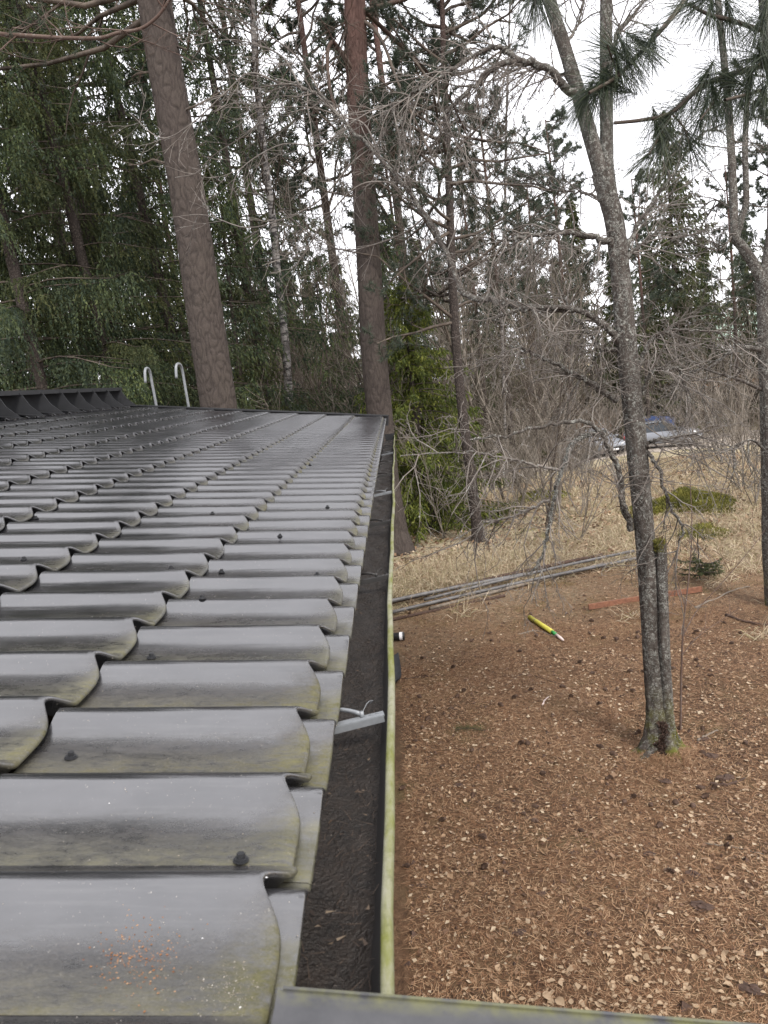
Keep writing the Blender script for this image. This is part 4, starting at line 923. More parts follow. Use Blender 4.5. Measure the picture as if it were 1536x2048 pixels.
# ------------------------------------------------------------------ bare saplings, thicket: four kinds, then copies
def sapling_kind(seed, h, multi, r, kids, mat, label, lat=.25):
    rng = np.random.default_rng(seed); paths = []
    for k in range(multi):
        d = np.array([rng.normal(0, lat), rng.normal(0, lat), 1]); grow(paths, (rng.normal(0, .06*(multi > 1)), rng.normal(0, .06*(multi > 1)), -.05), d, h*rng.uniform(.7, 1.05), r*rng.uniform(.6, 1), 0, 2, rng, kids, (.65, .7), .07, .05, .38, 9, .22)
    t = thing('bare_sapling', label, 'sapling', (0, 0, -50), 0, 'bare saplings of the thicket'); b = MB(); tubes(b, paths, (6, 3, 3), .0042); part('stems', b, mat, t); return t
KINDS_ = [sapling_kind(101, 5.5, 1, .035, (16, 7), MT['thick'], 'bare leafless sapling in the grey-brown thicket'), sapling_kind(102, 3.6, 5, .018, (10, 6), MT['thick'], 'bare leafless sapling in the grey-brown thicket', .35),
          sapling_kind(103, 7.5, 1, .05, (20, 8), MT['ptwig'], 'bare leafless sapling in the grey-brown thicket', .1), sapling_kind(104, 2.4, 6, .012, (8, 5), MT['thick'], 'bare leafless sapling in the grey-brown thicket', .45), sapling_kind(105, 4.6, 3, .025, (13, 7), MT['ptwig'], 'bare leafless sapling in the grey-brown thicket', .3)]
spots = []
rg = random.Random(17)
def put(px, Y, k, s_=1.0): spots.append((P(px, 760, Y)[0], Y, k, s_, px))
for px, Y, k in ((1025, 17, 0), (1065, 16, 3), (985, 16.5, 2), (1010, 15, 0), (1110, 18, 1), (1135, 13.5, 3), (1180, 20, 0), (1160, 24, 2), (1060, 13, 4), (1095, 14.5, 0), (985, 14, 3), (870, 16, 4), (820, 15.5, 0), (850, 13.2, 3), (1020, 14.2, 3), (1130, 11.8, 3),
                 (1480, 14, 1), (1500, 12.5, 3), (1520, 16, 1), (1460, 18, 1), (1440, 21, 4), (1395, 23, 3), (1420, 26, 1), (1500, 20, 1), (1530, 13, 3), (1475, 24, 4), (780, 19, 0), (760, 17, 2), (690, 17, 0), (640, 18, 4), (590, 20, 0), (680, 22, 2), (720, 16.5, 4), (620, 16, 1), (560, 19, 2)): put(px, Y, k)
for i in range(150): put(rg.uniform(520, 1180), rg.uniform(24, 60), rg.choice((0, 1, 2, 4, 1, 4)), rg.uniform(.8, 1.25))
for i in range(100): put(rg.uniform(1180, 1640), rg.uniform(47, 66), rg.choice((0, 1, 4, 1, 4)), rg.uniform(.8, 1.15))
for i in range(18): put(rg.uniform(950, 1560), rg.uniform(18, 32), rg.choice((1, 3, 3)), rg.uniform(.5, .9))
LOOK = ['single-stemmed bare sapling with fine side twigs', 'leafless bush of many thin grey shoots', 'tall slender bare tree with a straight dark stem', 'low twiggy bush of arching brown shoots', 'bare tree with three dark stems from the foot']
def zone(px, Y):
    if Y > 45: return 'far off beyond the driveway', 'bare trees beyond the driveway'
    if px < 780: return 'behind the roof', 'bare saplings behind the roof'
    if px < 960: return 'behind the bright green young spruce', 'bare saplings behind the young spruce'
    if px < 1250: return 'left of the lichen-covered trunk', 'bare saplings left of the lichen-covered trunk'
    return 'right of the lichen-covered trunk', 'bare saplings right of the lichen-covered trunk'
KINDS_.append(sapling_kind(106, 11, 1, .06, (26, 9), MT['thick'], 'x', .12)); LOOK.append('tall pale bare tree with fine drooping twigs')
for px, Y in ((640, 22), (720, 26), (790, 23), (850, 21), (905, 27), (950, 19), (990, 24), (1040, 29), (1085, 22), (1120, 27), (1170, 34), (1230, 40), (1290, 52), (1420, 50), (1490, 40), (580, 25), (520, 23), (1060, 36), (940, 34), (870, 32), (1010, 40)): put(px, Y, 5, rg.uniform(.7, 1.15))
used = set()
for (x, Y, k, s_, px) in spots:
    z = float(gz(x, Y))-.03
    if Y < 45 and 1145 < px < 1350: continue
    zn, gr = zone(px, Y); lab = LOOK[k]+' '+zn
    if k not in used:
        used.add(k); o = KINDS_[k]; o.location = (x, Y, z); o.rotation_euler.z = rg.uniform(0, 6); o.scale = (s_,)*3; o['label'] = lab; o['group'] = gr
    else: dup(KINDS_[k], (x, Y, z), rg.uniform(0, 6), lab, gr, s_)
# the wood far behind reads as one grey-brown mass of twigs
rng = np.random.default_rng(7); b = MB(); src = []
for sd in range(5):
    paths = []; grow(paths, (0, 0, -.1), (0, 0, 1), rng.uniform(8, 11), .09, 0, 2, rng, (15, 6), (.7, .7), .06, .04, .36, 7, .2); mb = MB(); tubes(mb, paths, (4, 3, 3), .012); src.append((np.concatenate(mb.v), np.concatenate(mb.q)))
for i in range(230):
    px, Y = rng.uniform(300, 1900), rng.uniform(66, 125); p = P(px, 760, Y); v, q = src[i % 5]; a = rng.uniform(0, 6.28); c_, s_ = math.cos(a), math.sin(a); k = rng.uniform(.7, 1.15)
    b.add(v@np.array([[c_, s_, 0], [-s_, c_, 0], [0, 0, 1]])*k+np.array([p[0], Y, float(gz(p[0], Y))]), q=q)
o = link('distant_woods', b.mesh('distant_woods'), MT['thick'], kind='stuff'); tag(o, 'grey-brown mass of bare trees in the distance', 'woods')
# thin sapling by the lichen tree
rng = np.random.default_rng(111); bs = G(1360, 1462); t = thing('bare_sapling', 'thin reddish sapling standing just right of the lichen-covered trunk', 'sapling', bs); paths = []
for pl, r in (([(1361, 1466), (1362, 1380), (1364, 1300), (1369, 1230), (1378, 1150), (1384, 1060), (1380, 960)], .009), ([(1366, 1270), (1395, 1220), (1440, 1170), (1500, 1100), (1530, 1060)], .005), ([(1364, 1310), (1400, 1270), (1480, 1215)], .004), ([(1371, 1215), (1352, 1150), (1345, 1100)], .004)):
    Z = bs[1]; pp = px_path([(a, c, .06*j) for j, (a, c) in enumerate(pl)], Z, 18)-bs; paths.append((pp, np.linspace(r, r*.35, 18), 0))
    for k in range(5): i = rng.integers(6, 16); grow(paths, pp[i], rng.normal(size=3)+[0, 0, .5], .3, .002, 1, 1, rng, gn=.15)
b = MB(); tubes(b, paths, (6, 3), .0012); part('stems', b, MT['redtwig'], t)
# tall bush of bare shoots at right, in front of the edge tree
# ------------------------------------------------------------------ cars, container, buildings beyond
def car(name, label, loc, rz, paint, hatch=True):
    t = thing(name, label, 'car', loc, rz)                         # front towards -y, local
    st = [(-2.10, .42, .62, .70), (-2.02, .34, .74, .80), (-1.75, .30, .84, .84), (-1.05, .28, .95, .87), (-.85, .28, .98, .87), (.0, .28, 1.0, .88), (1.2, .28, 1.02, .87), (1.85, .32, 1.0, .84), (2.05, .38, .92, .80), (2.10, .5, .75, .74)]
    b = MB(); rings = []
    for y, z0, z1, hw in st:
        rings.append([[-hw*.9, y, z0], [-hw, y, z0+.12], [-hw, y, (z0+z1)/2], [-hw*.96, y, z1-.05], [-hw*.88, y, z1], [0, y, z1+.02], [hw*.88, y, z1], [hw*.96, y, z1-.05], [hw, y, (z0+z1)/2], [hw, y, z0+.12], [hw*.9, y, z0]])
    g = np.array(rings); b.grid(g, True)
    for rg_ in (g[0], g[-1][::-1]): b.add(rg_, t=[[0, i, i+1] for i in range(1, 10)])
    part('body', b, paint, t)
    gh = [(-.95, .97, .82), (-.25, 1.42, .62), (.3, 1.47, .62), (1.2, 1.44, .60), (1.95, 1.0, .74)]
    b = MB(); b.grid(np.array([[[-hw, y, max(z-.02, .95)] if False else [-hw, y, z], [-hw*.8, y, z+.015], [hw*.8, y, z+.015], [hw, y, z]] for y, z, hw in gh])); part('roof', b, paint, t)
    b = MB(); y = [(-.95, .97, .82), (-.25, 1.42, .62)]; b.add([[-.74, -.93, .995], [.74, -.93, .995], [.55, -.30, 1.405], [-.55, -.30, 1.405]], q=[[0, 1, 2, 3]]); part('windscreen', b, MT['glass'], t, False)
    for sd in (-1, 1):
        b = MB(); b.add([[sd*.84, -.85, .99], [sd*.85, 1.75, 1.01], [sd*.625, 1.15, 1.42], [sd*.63, -.22, 1.41]], q=[[0, 1, 2, 3]]); part('side_window', b, MT['glass'], t, False)
        b = MB(); b.grid(np.array([[[sd*(.45+.30*u), -2.07+.10*u-.03, .60+.13*v+.05*u] for u in (0, .5, 1)] for v in (0, 1)])); part('headlight', b, MT['headl'], t)
        b = MB(); b.box((sd*.98, -.75, 1.02), (.18, .10, .12)); part('mirror', b, paint, t)
        b = MB(); b.box((sd*.70, 2.09, .80), (.22, .03, .20)); part('tail_light', b, MT['red'], t)
        for y in (-1.30, 1.32):
            b = MB(); b.tube([[sd*.70, y, .31], [sd*.89, y, .31]], .31, 20, True); wl = part('wheel', b, MT['tyre'], t)
            b = MB(); b.tube([[sd*.885, y, .31], [sd*.897, y, .31]], .20, 14, True); link('rim', b.mesh('rim'), MT['silver'], wl)
    b = MB(); b.box((0, -2.10, .50), (.9, .03, .14)); part('grille', b, MT['black'], t)
    b = MB(); b.box((0, -2.13, .42), (.52, .01, .11)); part('number_plate', b, MT['white'], t)
    b = MB(); b.box((0, -2.07, .34), (1.5, .08, .10)); part('bumper', b, MT['black'], t)
    return t
c1 = P(1192, 912, 44); car('parked_car', 'pale silver car parked nose-on beyond the trees, left of the lichen-covered trunk', (c1[0], 44, float(gz(c1[0], 44))+.04), .25, MT['silver'])
c2 = P(1326, 905, 43.5); car('parked_car', 'pale silver car parked sideways in front of the blue container', (c2[0], 43.5, float(gz(c2[0], 43.5))+.04), 1.35, MT['silver'])
def bx(name, label, cat, px, py, Y, size, mat, rz=0):
    p = P(px, py, Y); t = thing(name, label, cat, (p[0], Y, float(gz(p[0], Y))), rz); return t, size
p = P(1308, 860, 48.2); z = float(gz(p[0], 48.2)); t = thing('container', 'blue tarpaulin-covered container behind the parked cars', 'container', (p[0], 48.2, z), .15)
b = MB(); b.grid(np.array([[[x, y, zz] for x, zz in ((-.62, 0.25), (-.63, 1.30), (-.5, 1.42), (0, 1.46), (.5, 1.42), (.63, 1.30), (.62, .25))] for y in np.linspace(-1.6, 1.6, 8)])); part('cover', b, MT['blue'], t)
b = MB(); b.add([[-.62, -1.6, .25], [.62, -1.6, .25], [.63, -1.6, 1.3], [.5, -1.6, 1.42], [0, -1.6, 1.46], [-.5, -1.6, 1.42], [-.63, -1.6, 1.3]], t=[[0, 1, 2], [0, 2, 3], [0, 3, 4], [0, 4, 5], [0, 5, 6]]); part('front', b, MT['blue'], t, False)
b = MB(); b.box((0, 0, .2), (1.2, 3.1, .1)); b.box((-.4, -1.2, .1), (.2, .4, .2)); b.box((.4, -1.2, .1), (.2, .4, .2)); part('base', b, MT['dark'], t, False)
def hut(name, label, cat, x, Y, wd, dp, hh, rise, wallm, roofm, rz=0, nwin=2, posts=None):
    t = thing(name, label, cat, (x, Y, float(gz(x, Y))-.1), rz)
    b = MB(); nb = int(wd/.25)
    for i in range(nb): b.box((-wd/2+wd/nb*(i+.5), -dp/2+.05+(.012 if i % 2 else 0), hh/2), (wd/nb-.01, .08, hh))
    b.box((0, dp/2, hh/2), (wd, .1, hh)); b.box((-wd/2, 0, hh/2), (.1, dp-.2, hh)); b.box((wd/2, 0, hh/2), (.1, dp-.2, hh)); part('wall', b, wallm, t, False)
    b = MB(); e = .35
    b.grid(np.array([[[x_, -dp/2-e, hh-.05], [x_, 0, hh+rise], [x_, dp/2+e, hh-.05]] for x_ in np.linspace(-wd/2-e, wd/2+e, 2)])); b.grid(np.array([[[x_, -dp/2-e, hh-.17], [x_, -dp/2-e-.002, hh-.05]] for x_ in (-wd/2-e, wd/2+e)])); part('roof', b, roofm, t, False)
    for i in range(nwin):
        x_ = -wd/2+wd*(i+.5)/nwin; b = MB(); b.box((x_, -dp/2-.02, hh*.58), (.9, .06, .8)); f = part('window', b, MT['white'], t, False); b = MB(); b.box((x_, -dp/2-.055, hh*.58), (.74, .012, .64)); link('pane', b.mesh('pane'), MT['glass'], f)
    for px in (posts or []):
        b = MB(); b.box((px, -dp/2-.25, hh/2-.1), (.24, .16, hh)); part('post', b, MT['orange'], t, False)
    return t
p = P(1440, 850, 56); hut('shed', 'long dark brown shed with ochre eaves and orange posts beyond the right-hand thicket', 'shed', p[0], 56, 9.0, 5, 2.5, .7, MT['shed'], MT['orange'], .08, 2, [-4.2, -.5, 2.4, 4.2])
p = P(1035, 850, 56); hut('garage', 'low white building with a pale roof seen through the bare branches', 'garage', p[0], 56, 4.2, 5, 2.2, .9, MT['whitewall'], MT['whitewall'], -.1, 1)
p = P(1468, 700, 66); hut('house', 'far house with a pale green sheet roof behind the spruce at right', 'house', p[0]+.2, 66, 5.4, 6, 5.9, 1.9, MT['whitewall'], MT['mint'], 0, 2)
p = P(1168, 860, 54); hut('cabin', 'small reddish-brown cabin behind the nose-on parked car', 'cabin', p[0], 54, 2.8, 3, 2.2, .6, flat('red_brown_boards', (.28, .12, .07), .85), MT['shed'], .1, 0)
p = P(1031, 925, 40); z = float(gz(p[0], 40)); t = thing('grit_bin', 'small yellow-orange bin beside the driveway beyond the slim pine', 'bin', (p[0], 40, z), .2); b = MB(); b.box((0, 0, .25), (.34, .30, .5)); part('box', b, flat('yellow_plastic', (.62, .33, .02), .5), t, False); b = MB(); b.box((0, 0, .52), (.38, .34, .05)); part('lid', b, MT['orange'], t, False)
p = P(1005, 925, 40.3); z = float(gz(p[0], 40.3)); t = thing('gate_post', 'short white gate post left of the small yellow bin', 'post', (p[0], 40.3, z)); b = MB(); b.box((0, 0, .5), (.18, .18, 1.0)); part('post', b, MT['white'], t, False); b = MB(); b.box((0, 0, 1.02), (.22, .22, .05)); part('cap', b, MT['white'], t, False)
# ------------------------------------------------------------------ things on the ground
def gpath(pl, n, lift):
    q = spline([G(*p) for p in pl], n); q[:, 2] = gz(q[:, 0], q[:, 1])+lift; return q
def pole(name, label, cat, a, bb, r, mat, lift, group=None, bend=0, n=14, capd=True):
    pa, pb_ = G(*a), G(*bb); t_ = np.linspace(0, 1, n)[:, None]; q = pa*(1-t_)+pb_*t_; q[:, 2] = np.linspace(gz(*pa[:2]), gz(*pb_[:2]), n)+lift+bend*np.sin(np.linspace(0, PI, n)); c = q[0].copy()
    b = MB(); b.tube(q-c, r, 10, capd); o = link(name, b.mesh(name), mat, loc=c); tag(o, label, cat, group); return o
pole('plastic_pipe', 'lower grey plastic pipe of the bundle, reaching from the gutter to the lichen tree', 'pipe', (760, 1238), (1272, 1124), .023, MT['pipe'], .045, None, .02)
pole('plastic_pipe', 'short upper grey pipe of the bundle, its end lying halfway', 'pipe', (745, 1226), (1052, 1163), .026, MT['pipe'], .10, None, .01)
pole('plastic_pipe', 'thin grey pipe ending highest behind the lichen tree', 'pipe', (850, 1212), (1268, 1113), .020, MT['pipe'], .08, None, .02)
pole('wooden_pole', 'dark rotten pole lying along the top of the pipe bundle', 'pole', (780, 1216), (1205, 1120), .026, MT['clod'], .07, None, .02)
pole('wooden_pole', 'black pole lowest in front of the pipe bundle near the gutter', 'pole', (770, 1246), (1010, 1195), .020, MT['clod'], .02)
pole('wooden_pole', 'grey weathered pole between the pipes of the bundle', 'pole', (860, 1222), (1262, 1118), .022, MT['wood'], .03)
a, c = G(1178, 1222), G(1404, 1186); t_ = thing('plank', 'reddish-brown plank lying on edge behind the lichen-covered trunk', 'plank', (0, 0, 0)); bpy.data.objects.remove(t_)
b = MB(); b.beam(a*0+[0, 0, .05], c-a+[0, 0, .045], .022, .065); tag(link('plank', b.mesh('plank', False), MT['redwood'], loc=a), 'reddish-brown plank lying on edge behind the lichen-covered trunk', 'plank')
a, c = G(1060, 1240), G(1126, 1283); d = nrm(c-a); L = float(np.linalg.norm(c-a)); t = thing('firework_tube', 'bright yellow paper tube with green band and pale tip lying on the needles', 'tube', a+[0, 0, .029])
b = MB(); b.tube([np.zeros(3), d*L*.70], .027, 18, True); part('tube', b, MT['yellow'], t)
b = MB(); b.tube([d*L*.70, d*L*.80], .020, 14, True); part('band', b, MT['green'], t)
b = MB(); b.tube([d*L*.82+[0, 0, -.004], d*L*.93+[0, 0, -.010], d*L*1.02+[0, 0, -.014]], [.017, .019, .008], 12, True); part('tip', b, MT['pinkw'], t)
b = MB(); b.tube([d*L*.18, d*L*.20], .0274, 18); part('seam', b, MT['lip'], t)
a = G(790, 1282); t = thing('pipe_end', 'black plastic pipe end with white band poking out behind the gutter', 'pipe', a+[0, 0, .05], -.12)
b = MB(); b.tube([[-.5, 0, .02], [-.05, 0, .005], [.085, 0, 0], [.115, 0, 0]], [.042, .042, .046, .046], 18, True); part('pipe', b, MT['black'], t); b = MB(); b.tube([[.062, 0, .002], [.098, 0, .002]], .0475, 18); part('band', b, MT['white'], t)
a = G(790, 1372); t = thing('shovel', 'dark grey plastic shovel blade showing past the gutter', 'shovel', a, .0)
u = np.linspace(-1, 1, 11); v = np.linspace(0, 1, 12); b = MB()
for off in (0, -.006):
    b.grid(np.array([[[.075*(1-.45*max(0, vv-.6)**1.5*4*.3)-.13+.13*uu*(1-.6*max(0, .3-vv))*(1 if vv > .08 else .75), .34*vv-.02+off, .02+.17*vv+.045*uu*uu-.05*math.sin(vv*3)+off] for uu in u] for vv in v]))
part('blade', b, flat('grey_plastic_dark', (.05, .053, .06), .45), t)
b = MB(); b.tube([[-.06, .32, .18], [-.10, .75, .42], [-.14, 1.25, .70]], .016, 10, True); part('handle', b, MT['wood'], t)
# moss mound, seedling, green sprig
rng = np.random.default_rng(131)
def clump(name, label, cat, pc, rx_, ry_, h, n, mat, ln, wd, kind=None, base=None):
    b = MB()
    a = rng.uniform(0, 2*PI, n); r = np.sqrt(rng.uniform(0, 1, n)); ed = lambda a: 1+.22*np.sin(3*a+pc[0])+.16*np.sin(5*a+2)+.08*np.sin(9*a); x = r*np.cos(a)*ed(a); y = r*np.sin(a)*ed(a); top = h*np.clip(1-r**2, 0, 1)*(1+.35*np.sin(x*5+1)*np.sin(y*4))
    p = np.stack([x*rx_, y*ry_, gz(pc[0]+x*rx_, pc[1]+y*ry_)-pc[2]+top-.01], 1); d = nrm(rng.normal(0, .6, (n, 3))+np.stack([x*.6, y*.6, 1+0*x], 1))
    b.blades(p, d, ln*rng.uniform(.5, 1.3, n), nrm(np.cross(d, rng.normal(size=(n, 3))))*wd)
    gg, hh = np.meshgrid(np.linspace(0, 1, 9), np.linspace(0, 2*PI, 25), indexing='ij')
    t = thing(name, label, cat, pc); part('moss' if 'moss' in name else 'blades', b, mat, t, kind='stuff')
    if base: x, y = gg*np.cos(hh)*ed(hh), gg*np.sin(hh)*ed(hh); bb = MB(); bb.grid(np.stack([x*rx_, y*ry_, gz(pc[0]+x*rx_, pc[1]+y*ry_)-pc[2]+h*np.clip(1-gg**2, 0, 1)*(1+.35*np.sin(x*5+1)*np.sin(y*4))-.03], -1)); part('hummock', bb, base, t)
    return t
mg = flat('moss_base', (.17, .165, .03), .95, var=.5, nscale=9)
clump('moss_mound', 'large yellow-green moss mound on the sunny slope right of the lichen trunk', 'moss', G(1368, 1012), .95, .8, .22, 16000, MT['moss'], .05, .010, None, mg)
clump('moss_mound', 'low moss mound left of the lichen trunk near the bare stems', 'moss', G(1080, 1000), .6, .7, .18, 5000, MT['moss'], .05, .010, None, mg)
clump('moss_mound', 'small flat moss cushion by the sparse grass near the right edge', 'moss', G(1400, 1070), .5, .35, .08, 3500, MT['moss'], .04, .009, None, mg)
p = G(1400, 1160); sd = make_spruce('knee-high bluish spruce seedling right of the lichen-covered trunk', p, MT['sp_mid'], .52, seed=51, name='spruce_seedling', trunk_r=.009, zb=.08, R=.26, dz=.055, nb=5, seg=.028, nspr=5, hang=.1, tl=.07, sl=.035, droop=.05)
p = G(938, 1464); t = thing('spruce_sprig', 'small fallen green spruce sprig lying on the needles near the gutter', 'twig', p+[0, 0, .015]); b = MB(); b.tube(spline([(-.11, .02, .01), (0, 0, .02), (.13, -.035, 0)], 8), .003, 5); part('stem', b, MT['ptwig'], t)
n = 420; tt = rng.uniform(0, 1, n); q = np.stack([-.11+.24*tt+rng.normal(0, .012, n), .02-.055*tt+rng.normal(0, .018, n), .012+rng.uniform(0, .03, n)], 1); d = nrm(rng.normal(size=(n, 3))+[.6, 0, .3]); b = MB(); b.blades(q, d, np.full(n, .020), nrm(np.cross(d, rng.normal(size=(n, 3))))*.0013); part('needles', b, MT['sp_mid'], t, kind='stuff')
# sticks
for pl, r, mat, lab in (([(1390, 1218), (1430, 1200), (1475, 1180), (1500, 1176)], .012, 'wood', 'pale broken stick right of the reddish plank'), ([(1452, 1232), (1490, 1246), (1535, 1252)], .016, 'clod', 'dark crooked stick by the right edge of the photo'),
                        ([(1036, 1270), (1075, 1264), (1120, 1280)], .009, 'wood', 'thin grey twig next to the yellow tube'), ([(1085, 1412), (1090, 1402), (1098, 1396)], .007, 'pinkw', 'tiny pale curved twig in the middle of the litter'),
                        ([(1395, 1484), (1415, 1474), (1436, 1464)], .010, 'wood', 'short pale stick right of the tree foot'), ([(810, 1360), (840, 1356), (880, 1352)], .008, 'clod', 'dark twig lying beside the shovel blade'),
                        ([(1420, 1570), (1455, 1572), (1490, 1560)], .012, 'clod', 'dark bark stick below the tree foot at right'), ([(1410, 1690), (1470, 1700), (1530, 1712)], .006, 'wood', 'thin bent stick by the right edge in the near litter'), ([(1010, 1372), (1050, 1350), (1130, 1372)], .006, 'clod', 'thin dark twig in the litter left of the tree'),
                        ([(1150, 942), (1260, 935), (1330, 925), (1390, 912)], .03, 'wood', 'long grey pole lying across the far grass slope')):
    q = gpath(pl, 14, r*.8); c = q[0].copy(); q[1:-1] += rng.normal(0, r*.35, q[1:-1].shape); b = MB(); b.tube(q-c, np.linspace(r, r*.55, 14), 7, True); tag(link('fallen_stick', b.mesh('fallen_stick'), MT[mat], loc=c), lab, 'stick')
# bark chunks
def chunk_mb(rng):
    th, ph = np.meshgrid(np.linspace(0, 2*PI, 12, endpoint=False), np.linspace(.05, PI-.05, 8), indexing='ij'); r = 1+.35*rng.uniform(-1, 1, th.shape)
    g = np.stack([r*np.sin(ph)*np.cos(th), .6*r*np.sin(ph)*np.sin(th), .32*r*np.cos(ph)], -1).transpose(1, 0, 2); return MB().grid(g, True)
for (px, py, s_, lab) in ((918, 1572, .055, 'dark rotten bark lump in the litter left of the tree foot'), (1386, 1750, .055, 'dark round clod of bark near the right edge, lower litter'), (1402, 1815, .075, 'long dark bark slab in the lower right litter'), (1420, 1513, .07, 'flat bark strip right of the tree foot'), (1300, 1712, .05, 'brown curled bark flake below the tree'),
                          (1145, 1707, .04, 'small bark crumb below left of the tree'), (1258, 1665, .035, 'tiny dark crumb between bark flakes'), (1450, 1560, .08, 'grey bark strip lying behind the lower litter'), (1085, 1790, .04, 'black bark bit in the middle of the near litter'), (1500, 1985, .07, 'dark clump at the lower right corner'), (1410, 1480, .05, 'knobbly dark root bit beside the tree foot'), (845, 1775, .04, 'small dark lump beside the gutter, lower litter'), (1330, 1565, .06, 'broad dark bark scrap just below the tree foot'), (1040, 1870, .05, 'dull brown bark scrap in the nearest litter')):
    p = G(px, py); tag(link('bark_piece', chunk_mb(rng).mesh('bark_piece', False), MT['clod'], loc=p+[0, 0, s_*.08], rot=(0, 0, rng.uniform(-.8, .3))), lab, 'bark'); bpy.context.scene.collection.objects[-1].scale = (s_*.78, s_*.78, s_*.6)
# cones
b = MB(); nr = 7
for i in range(nr):
    z = -.02+.04*i/(nr-1); rr = .0155*math.sin(PI*(.12+.80*(i+.3)/nr))
    for k in range(8):
        a = 2*PI*(k+.5*(i % 2))/8; o = np.array([math.cos(a), math.sin(a), 0]); l = np.array([-o[1], o[0], 0]); c = np.array([0, 0, z])
        b.add([c+o*rr*.4-l*.005, c+o*rr*.4+l*.005, c+o*rr*1.25+l*.004+[0, 0, .009], c+o*rr*1.25-l*.004+[0, 0, .009], c+o*rr*.3+[0, 0, .014]], q=[[0, 1, 2, 3]], t=[[3, 2, 4]])
b.tube([[0, 0, -.022], [0, 0, .022]], [.009, .007], 6, True)
cone_me = b.mesh('pine_cone', False); cone_me.materials.append(MT['cone'])
for i in range(95):
    px, py = rng.uniform(800, 1530), 1225+rng.beta(1.1, 2.2)*620; p = G(px, py)
    if np.hypot(p[0]-lt.location[0], p[1]-lt.location[1]) < .25: continue
    o = link('pine_cone', cone_me, loc=p+[0, 0, .014], rot=(PI/2+rng.normal(0, .3), rng.uniform(0, 6), rng.uniform(0, 6))); o.scale = (rng.uniform(.75, 1.15),)*3; tag(o, 'dark open pine cone lying among the brown needles', 'pine cone', 'pine cones on the needle litter')
# ------------------------------------------------------------------ litter: leaves and needles
rng = np.random.default_rng(141)
u = np.linspace(0, 1, 6); wl = np.array([.02, .30, .42, .36, .2, .0])
def leaf_v(curl):                                                   # ovate birch leaf with a fold, 6 stations
    c = np.stack([u-.5, 0*u, .10*curl*np.sin(u*PI)], 1); l_ = c+np.stack([0*u, wl*.85, .16*curl+0*u], 1)*[1, 1, 1]; r_ = c+np.stack([0*u, -wl*.85, .12*curl+0*u], 1); l_[[0, -1]] = c[[0, -1]]; r_[[0, -1]] = c[[0, -1]]
    return np.vstack([l_, c, r_])
lf = np.array([[i, i+1, 7+i-0, 6+i] for i in range(5)]+[[6+i, 7+i, 13+i, 12+i] for i in range(5)])
lmes = []
for k in range(6):
    m = MB().add(leaf_v(rng.uniform(-.9, 1.2)), q=lf); me = m.mesh('leaf'); me.materials.append(MT['leaf']); lmes.append(me)
N = 42000
lx = rng.uniform(-.28, 3.6, N); ly = 2.5+rng.uniform(0, 1, N)**1.15*11
dens = .22+.78*smooth01((fbm(lx, ly, 3, 16)+1.2)/2.4); keep = rng.uniform(0, 1, N) < dens*np.where(ly < 5, .60, .52)
lx, ly = lx[keep], ly[keep]; o_ = np.argsort(ly+.3*np.abs(lx-.8)); lx, ly = lx[o_], ly[o_]
ls = .0235*rng.lognormal(0, .33, len(lx)); la_ = rng.uniform(0, 2*PI, len(lx)); lz = gz(lx, ly)+.006+rng.uniform(0, .007, len(lx)); tx, ty = rng.normal(0, .22, (2, len(lx)))
vis = []
for i in range(len(lx)):
    q = np.array([lx[i], ly[i], lz[i]-CAM_H]); z = q@FW; px, py = 768+F_PX*(q@RT)/z, 1024-F_PX*(q@UP)/z
    if 790 < px < 1536 and py < 2040: vis.append(i)
    if len(vis) >= 300: break
vs = set(vis)
for i in vis:
    o = link('leaf', lmes[rng.integers(6)], parent=ground, loc=(lx[i], ly[i], lz[i]), rot=(tx[i], ty[i], la_[i])); o.scale = (ls[i]*1.12,)*3
idx = np.array([i for i in range(len(lx)) if i not in vs]); m = len(idx)
def flat_leaves(mb, x, y, z, s_, a, tx, ty):
    n = len(x); d = np.stack([np.cos(a), np.sin(a), tx], 1)*s_[:, None]; e = np.stack([-np.sin(a), np.cos(a), ty], 1)*s_[:, None]*.36; c = np.stack([x, y, z], 1); h = np.stack([0*x, 0*x, s_*.12*np.random.default_rng(1).uniform(-1, 1, n)], 1)
    v = np.stack([c-d*.5, c-d*.05+e+h, c+d*.5, c-d*.05-e+h], 1); i0 = np.arange(n)*4; mb.add(v, t=np.concatenate([np.stack([i0, i0+2, i0+1], 1), np.stack([i0, i0+3, i0+2], 1)]))
b = MB(); flat_leaves(b, lx[idx], ly[idx], lz[idx], ls[idx], la_[idx], tx[idx], ty[idx])
N = 40000; x = rng.uniform(-1, 12, N); y = rng.uniform(10.5, 27, N); flat_leaves(b, x, y, gz(x, y)+rng.uniform(.01, .05, N), .048*rng.lognormal(0, .3, N), rng.uniform(0, 6.3, N), rng.normal(0, .5, N), rng.normal(0, .5, N))
o = link('fallen_leaves', b.mesh('fallen_leaves', False), MT['leaf'], parent=ground, kind='stuff')
N = 260000; x = rng.uniform(-.3, 4.2, N); y = 2.5+rng.uniform(0, 1, N)**1.25*9.5; dens = smooth01((fbm(x+9, y, 3, 16)+2.0)/2.6); k = rng.uniform(0, 1, N) < .12+.88*dens; x, y = x[k], y[k]; n = len(x)
a = rng.uniform(0, 2*PI, n); d = nrm(np.stack([np.cos(a), np.sin(a), rng.normal(.02, .13, n)], 1)); p = np.stack([x, y, gz(x, y)+rng.uniform(.001, .012, n)], 1)
b = MB(); b.blades(p, d, rng.uniform(.035, .085, n), np.stack([-np.sin(a), np.cos(a), 0*a], 1)*rng.uniform(.0008, .0019, n)[:, None]); link('pine_needles', b.mesh('pine_needles'), MT['straw'], parent=ground, kind='stuff')
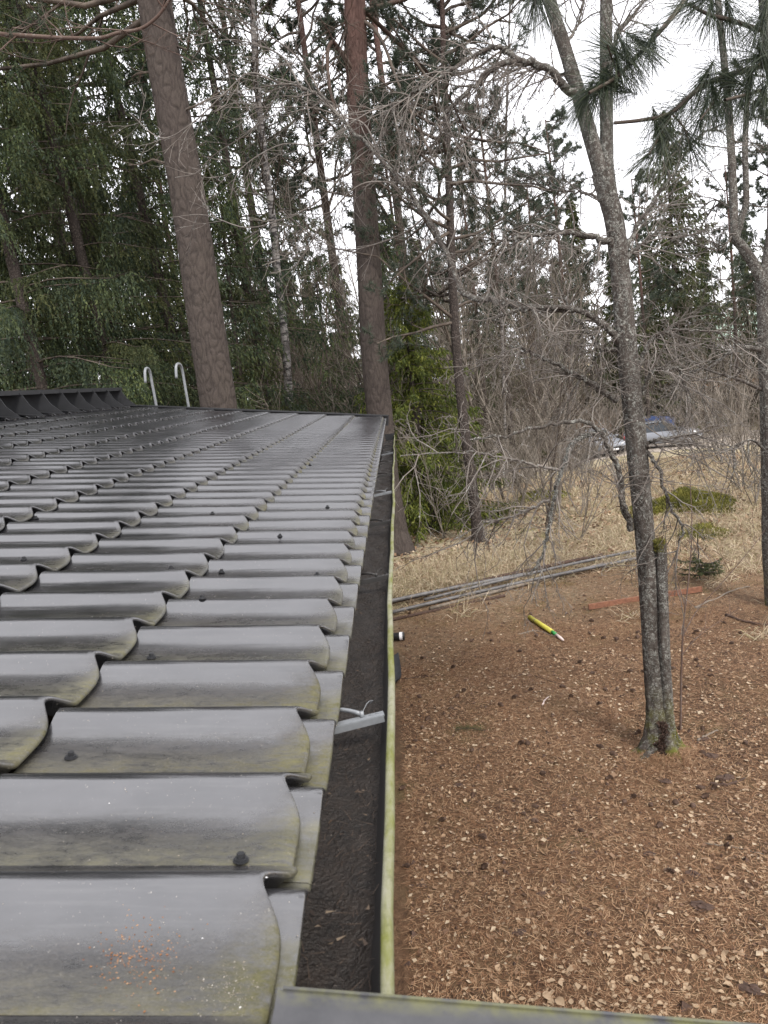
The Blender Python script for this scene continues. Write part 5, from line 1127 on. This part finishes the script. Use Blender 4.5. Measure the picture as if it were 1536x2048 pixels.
# crumbs: dark bits that give the litter its relief
N = 9000; x = rng.uniform(-.3, 4.2, N); y = 2.5+rng.uniform(0, 1, N)**1.2*9; s_ = .006*rng.lognormal(0, .45, N); c = np.stack([x, y, gz(x, y)], 1)
a = rng.uniform(0, 2*PI, (N, 4)); b = MB(); v = [c+np.stack([np.cos(a[:, 0]+k*2.09)*s_*rng.uniform(.6, 1.8, N), np.sin(a[:, 0]+k*2.09)*s_*rng.uniform(.6, 1.8, N), 0*s_], 1) for k in range(3)]+[c+np.stack([0*s_, 0*s_, s_*1.3], 1)]
v = np.stack(v, 1); i0 = np.arange(N)*4; b.add(v, t=np.concatenate([np.stack([i0, i0+1, i0+3], 1), np.stack([i0+1, i0+2, i0+3], 1), np.stack([i0+2, i0, i0+3], 1)])); link('litter_crumbs', b.mesh('litter_crumbs', False), MT['clod'], parent=ground, kind='stuff')
# dry grass
def grass(cx, cy, sx_, sy_, n, ln, spreadd=.7):
    tc = rng.normal(0, 1, (max(1, n//60), 2))*[sx_, sy_]+[cx, cy]; i = rng.integers(0, len(tc), n); x = tc[i, 0]+rng.normal(0, .10, n); y = tc[i, 1]+rng.normal(0, .10, n)
    d = nrm(np.stack([rng.normal(0, spreadd, n), rng.normal(0, spreadd, n), rng.uniform(.15, 1, n)], 1)); return np.stack([x, y, gz(x, y)], 1), d, ln*rng.uniform(.5, 1.3, n)
b = MB()
for (px, py, sx_, sy_, n, ln) in ((905, 1150, .45, .35, 9000, .30), (830, 1175, .3, .3, 4000, .26), (985, 1130, .4, .4, 5000, .26), (1110, 1110, .6, .6, 4000, .25), (1310, 1080, .8, 1.2, 8000, .17), (1450, 1030, .9, 1.5, 9000, .19), (1300, 980, 1.6, 2.0, 12000, .20), (1060, 1000, 1.2, 2.0, 9000, .20), (1400, 940, 2.2, 3.0, 12000, .24), (1150, 950, 2, 3, 8000, .24)):
    c = G(px, py); p, d, L = grass(c[0], c[1], sx_, sy_, n, ln); d2 = nrm(d+np.array([0, 0, -.8])+rng.normal(0, .2, d.shape)); w3 = nrm(np.cross(d, rng.normal(size=d.shape)))*(.0022+.00010*p[:, 1:2])
    mid = p+d*(L*.55)[:, None]; tip = mid+d2*(L*.5)[:, None]; tip[:, 2] = np.maximum(tip[:, 2], gz(tip[:, 0], tip[:, 1])+.01); i0 = np.arange(n)*5
    b.add(np.stack([p-w3, p+w3, mid+w3*.8, mid-w3*.8, tip], 1), q=np.stack([i0, i0+1, i0+2, i0+3], 1), t=np.stack([i0+3, i0+2, i0+4], 1))
o = link('dry_grass', b.mesh('dry_grass'), MT['grass'], kind='stuff'); tag(o, 'pale dry grass lying in tufts behind the pipes and up the slope', 'grass')
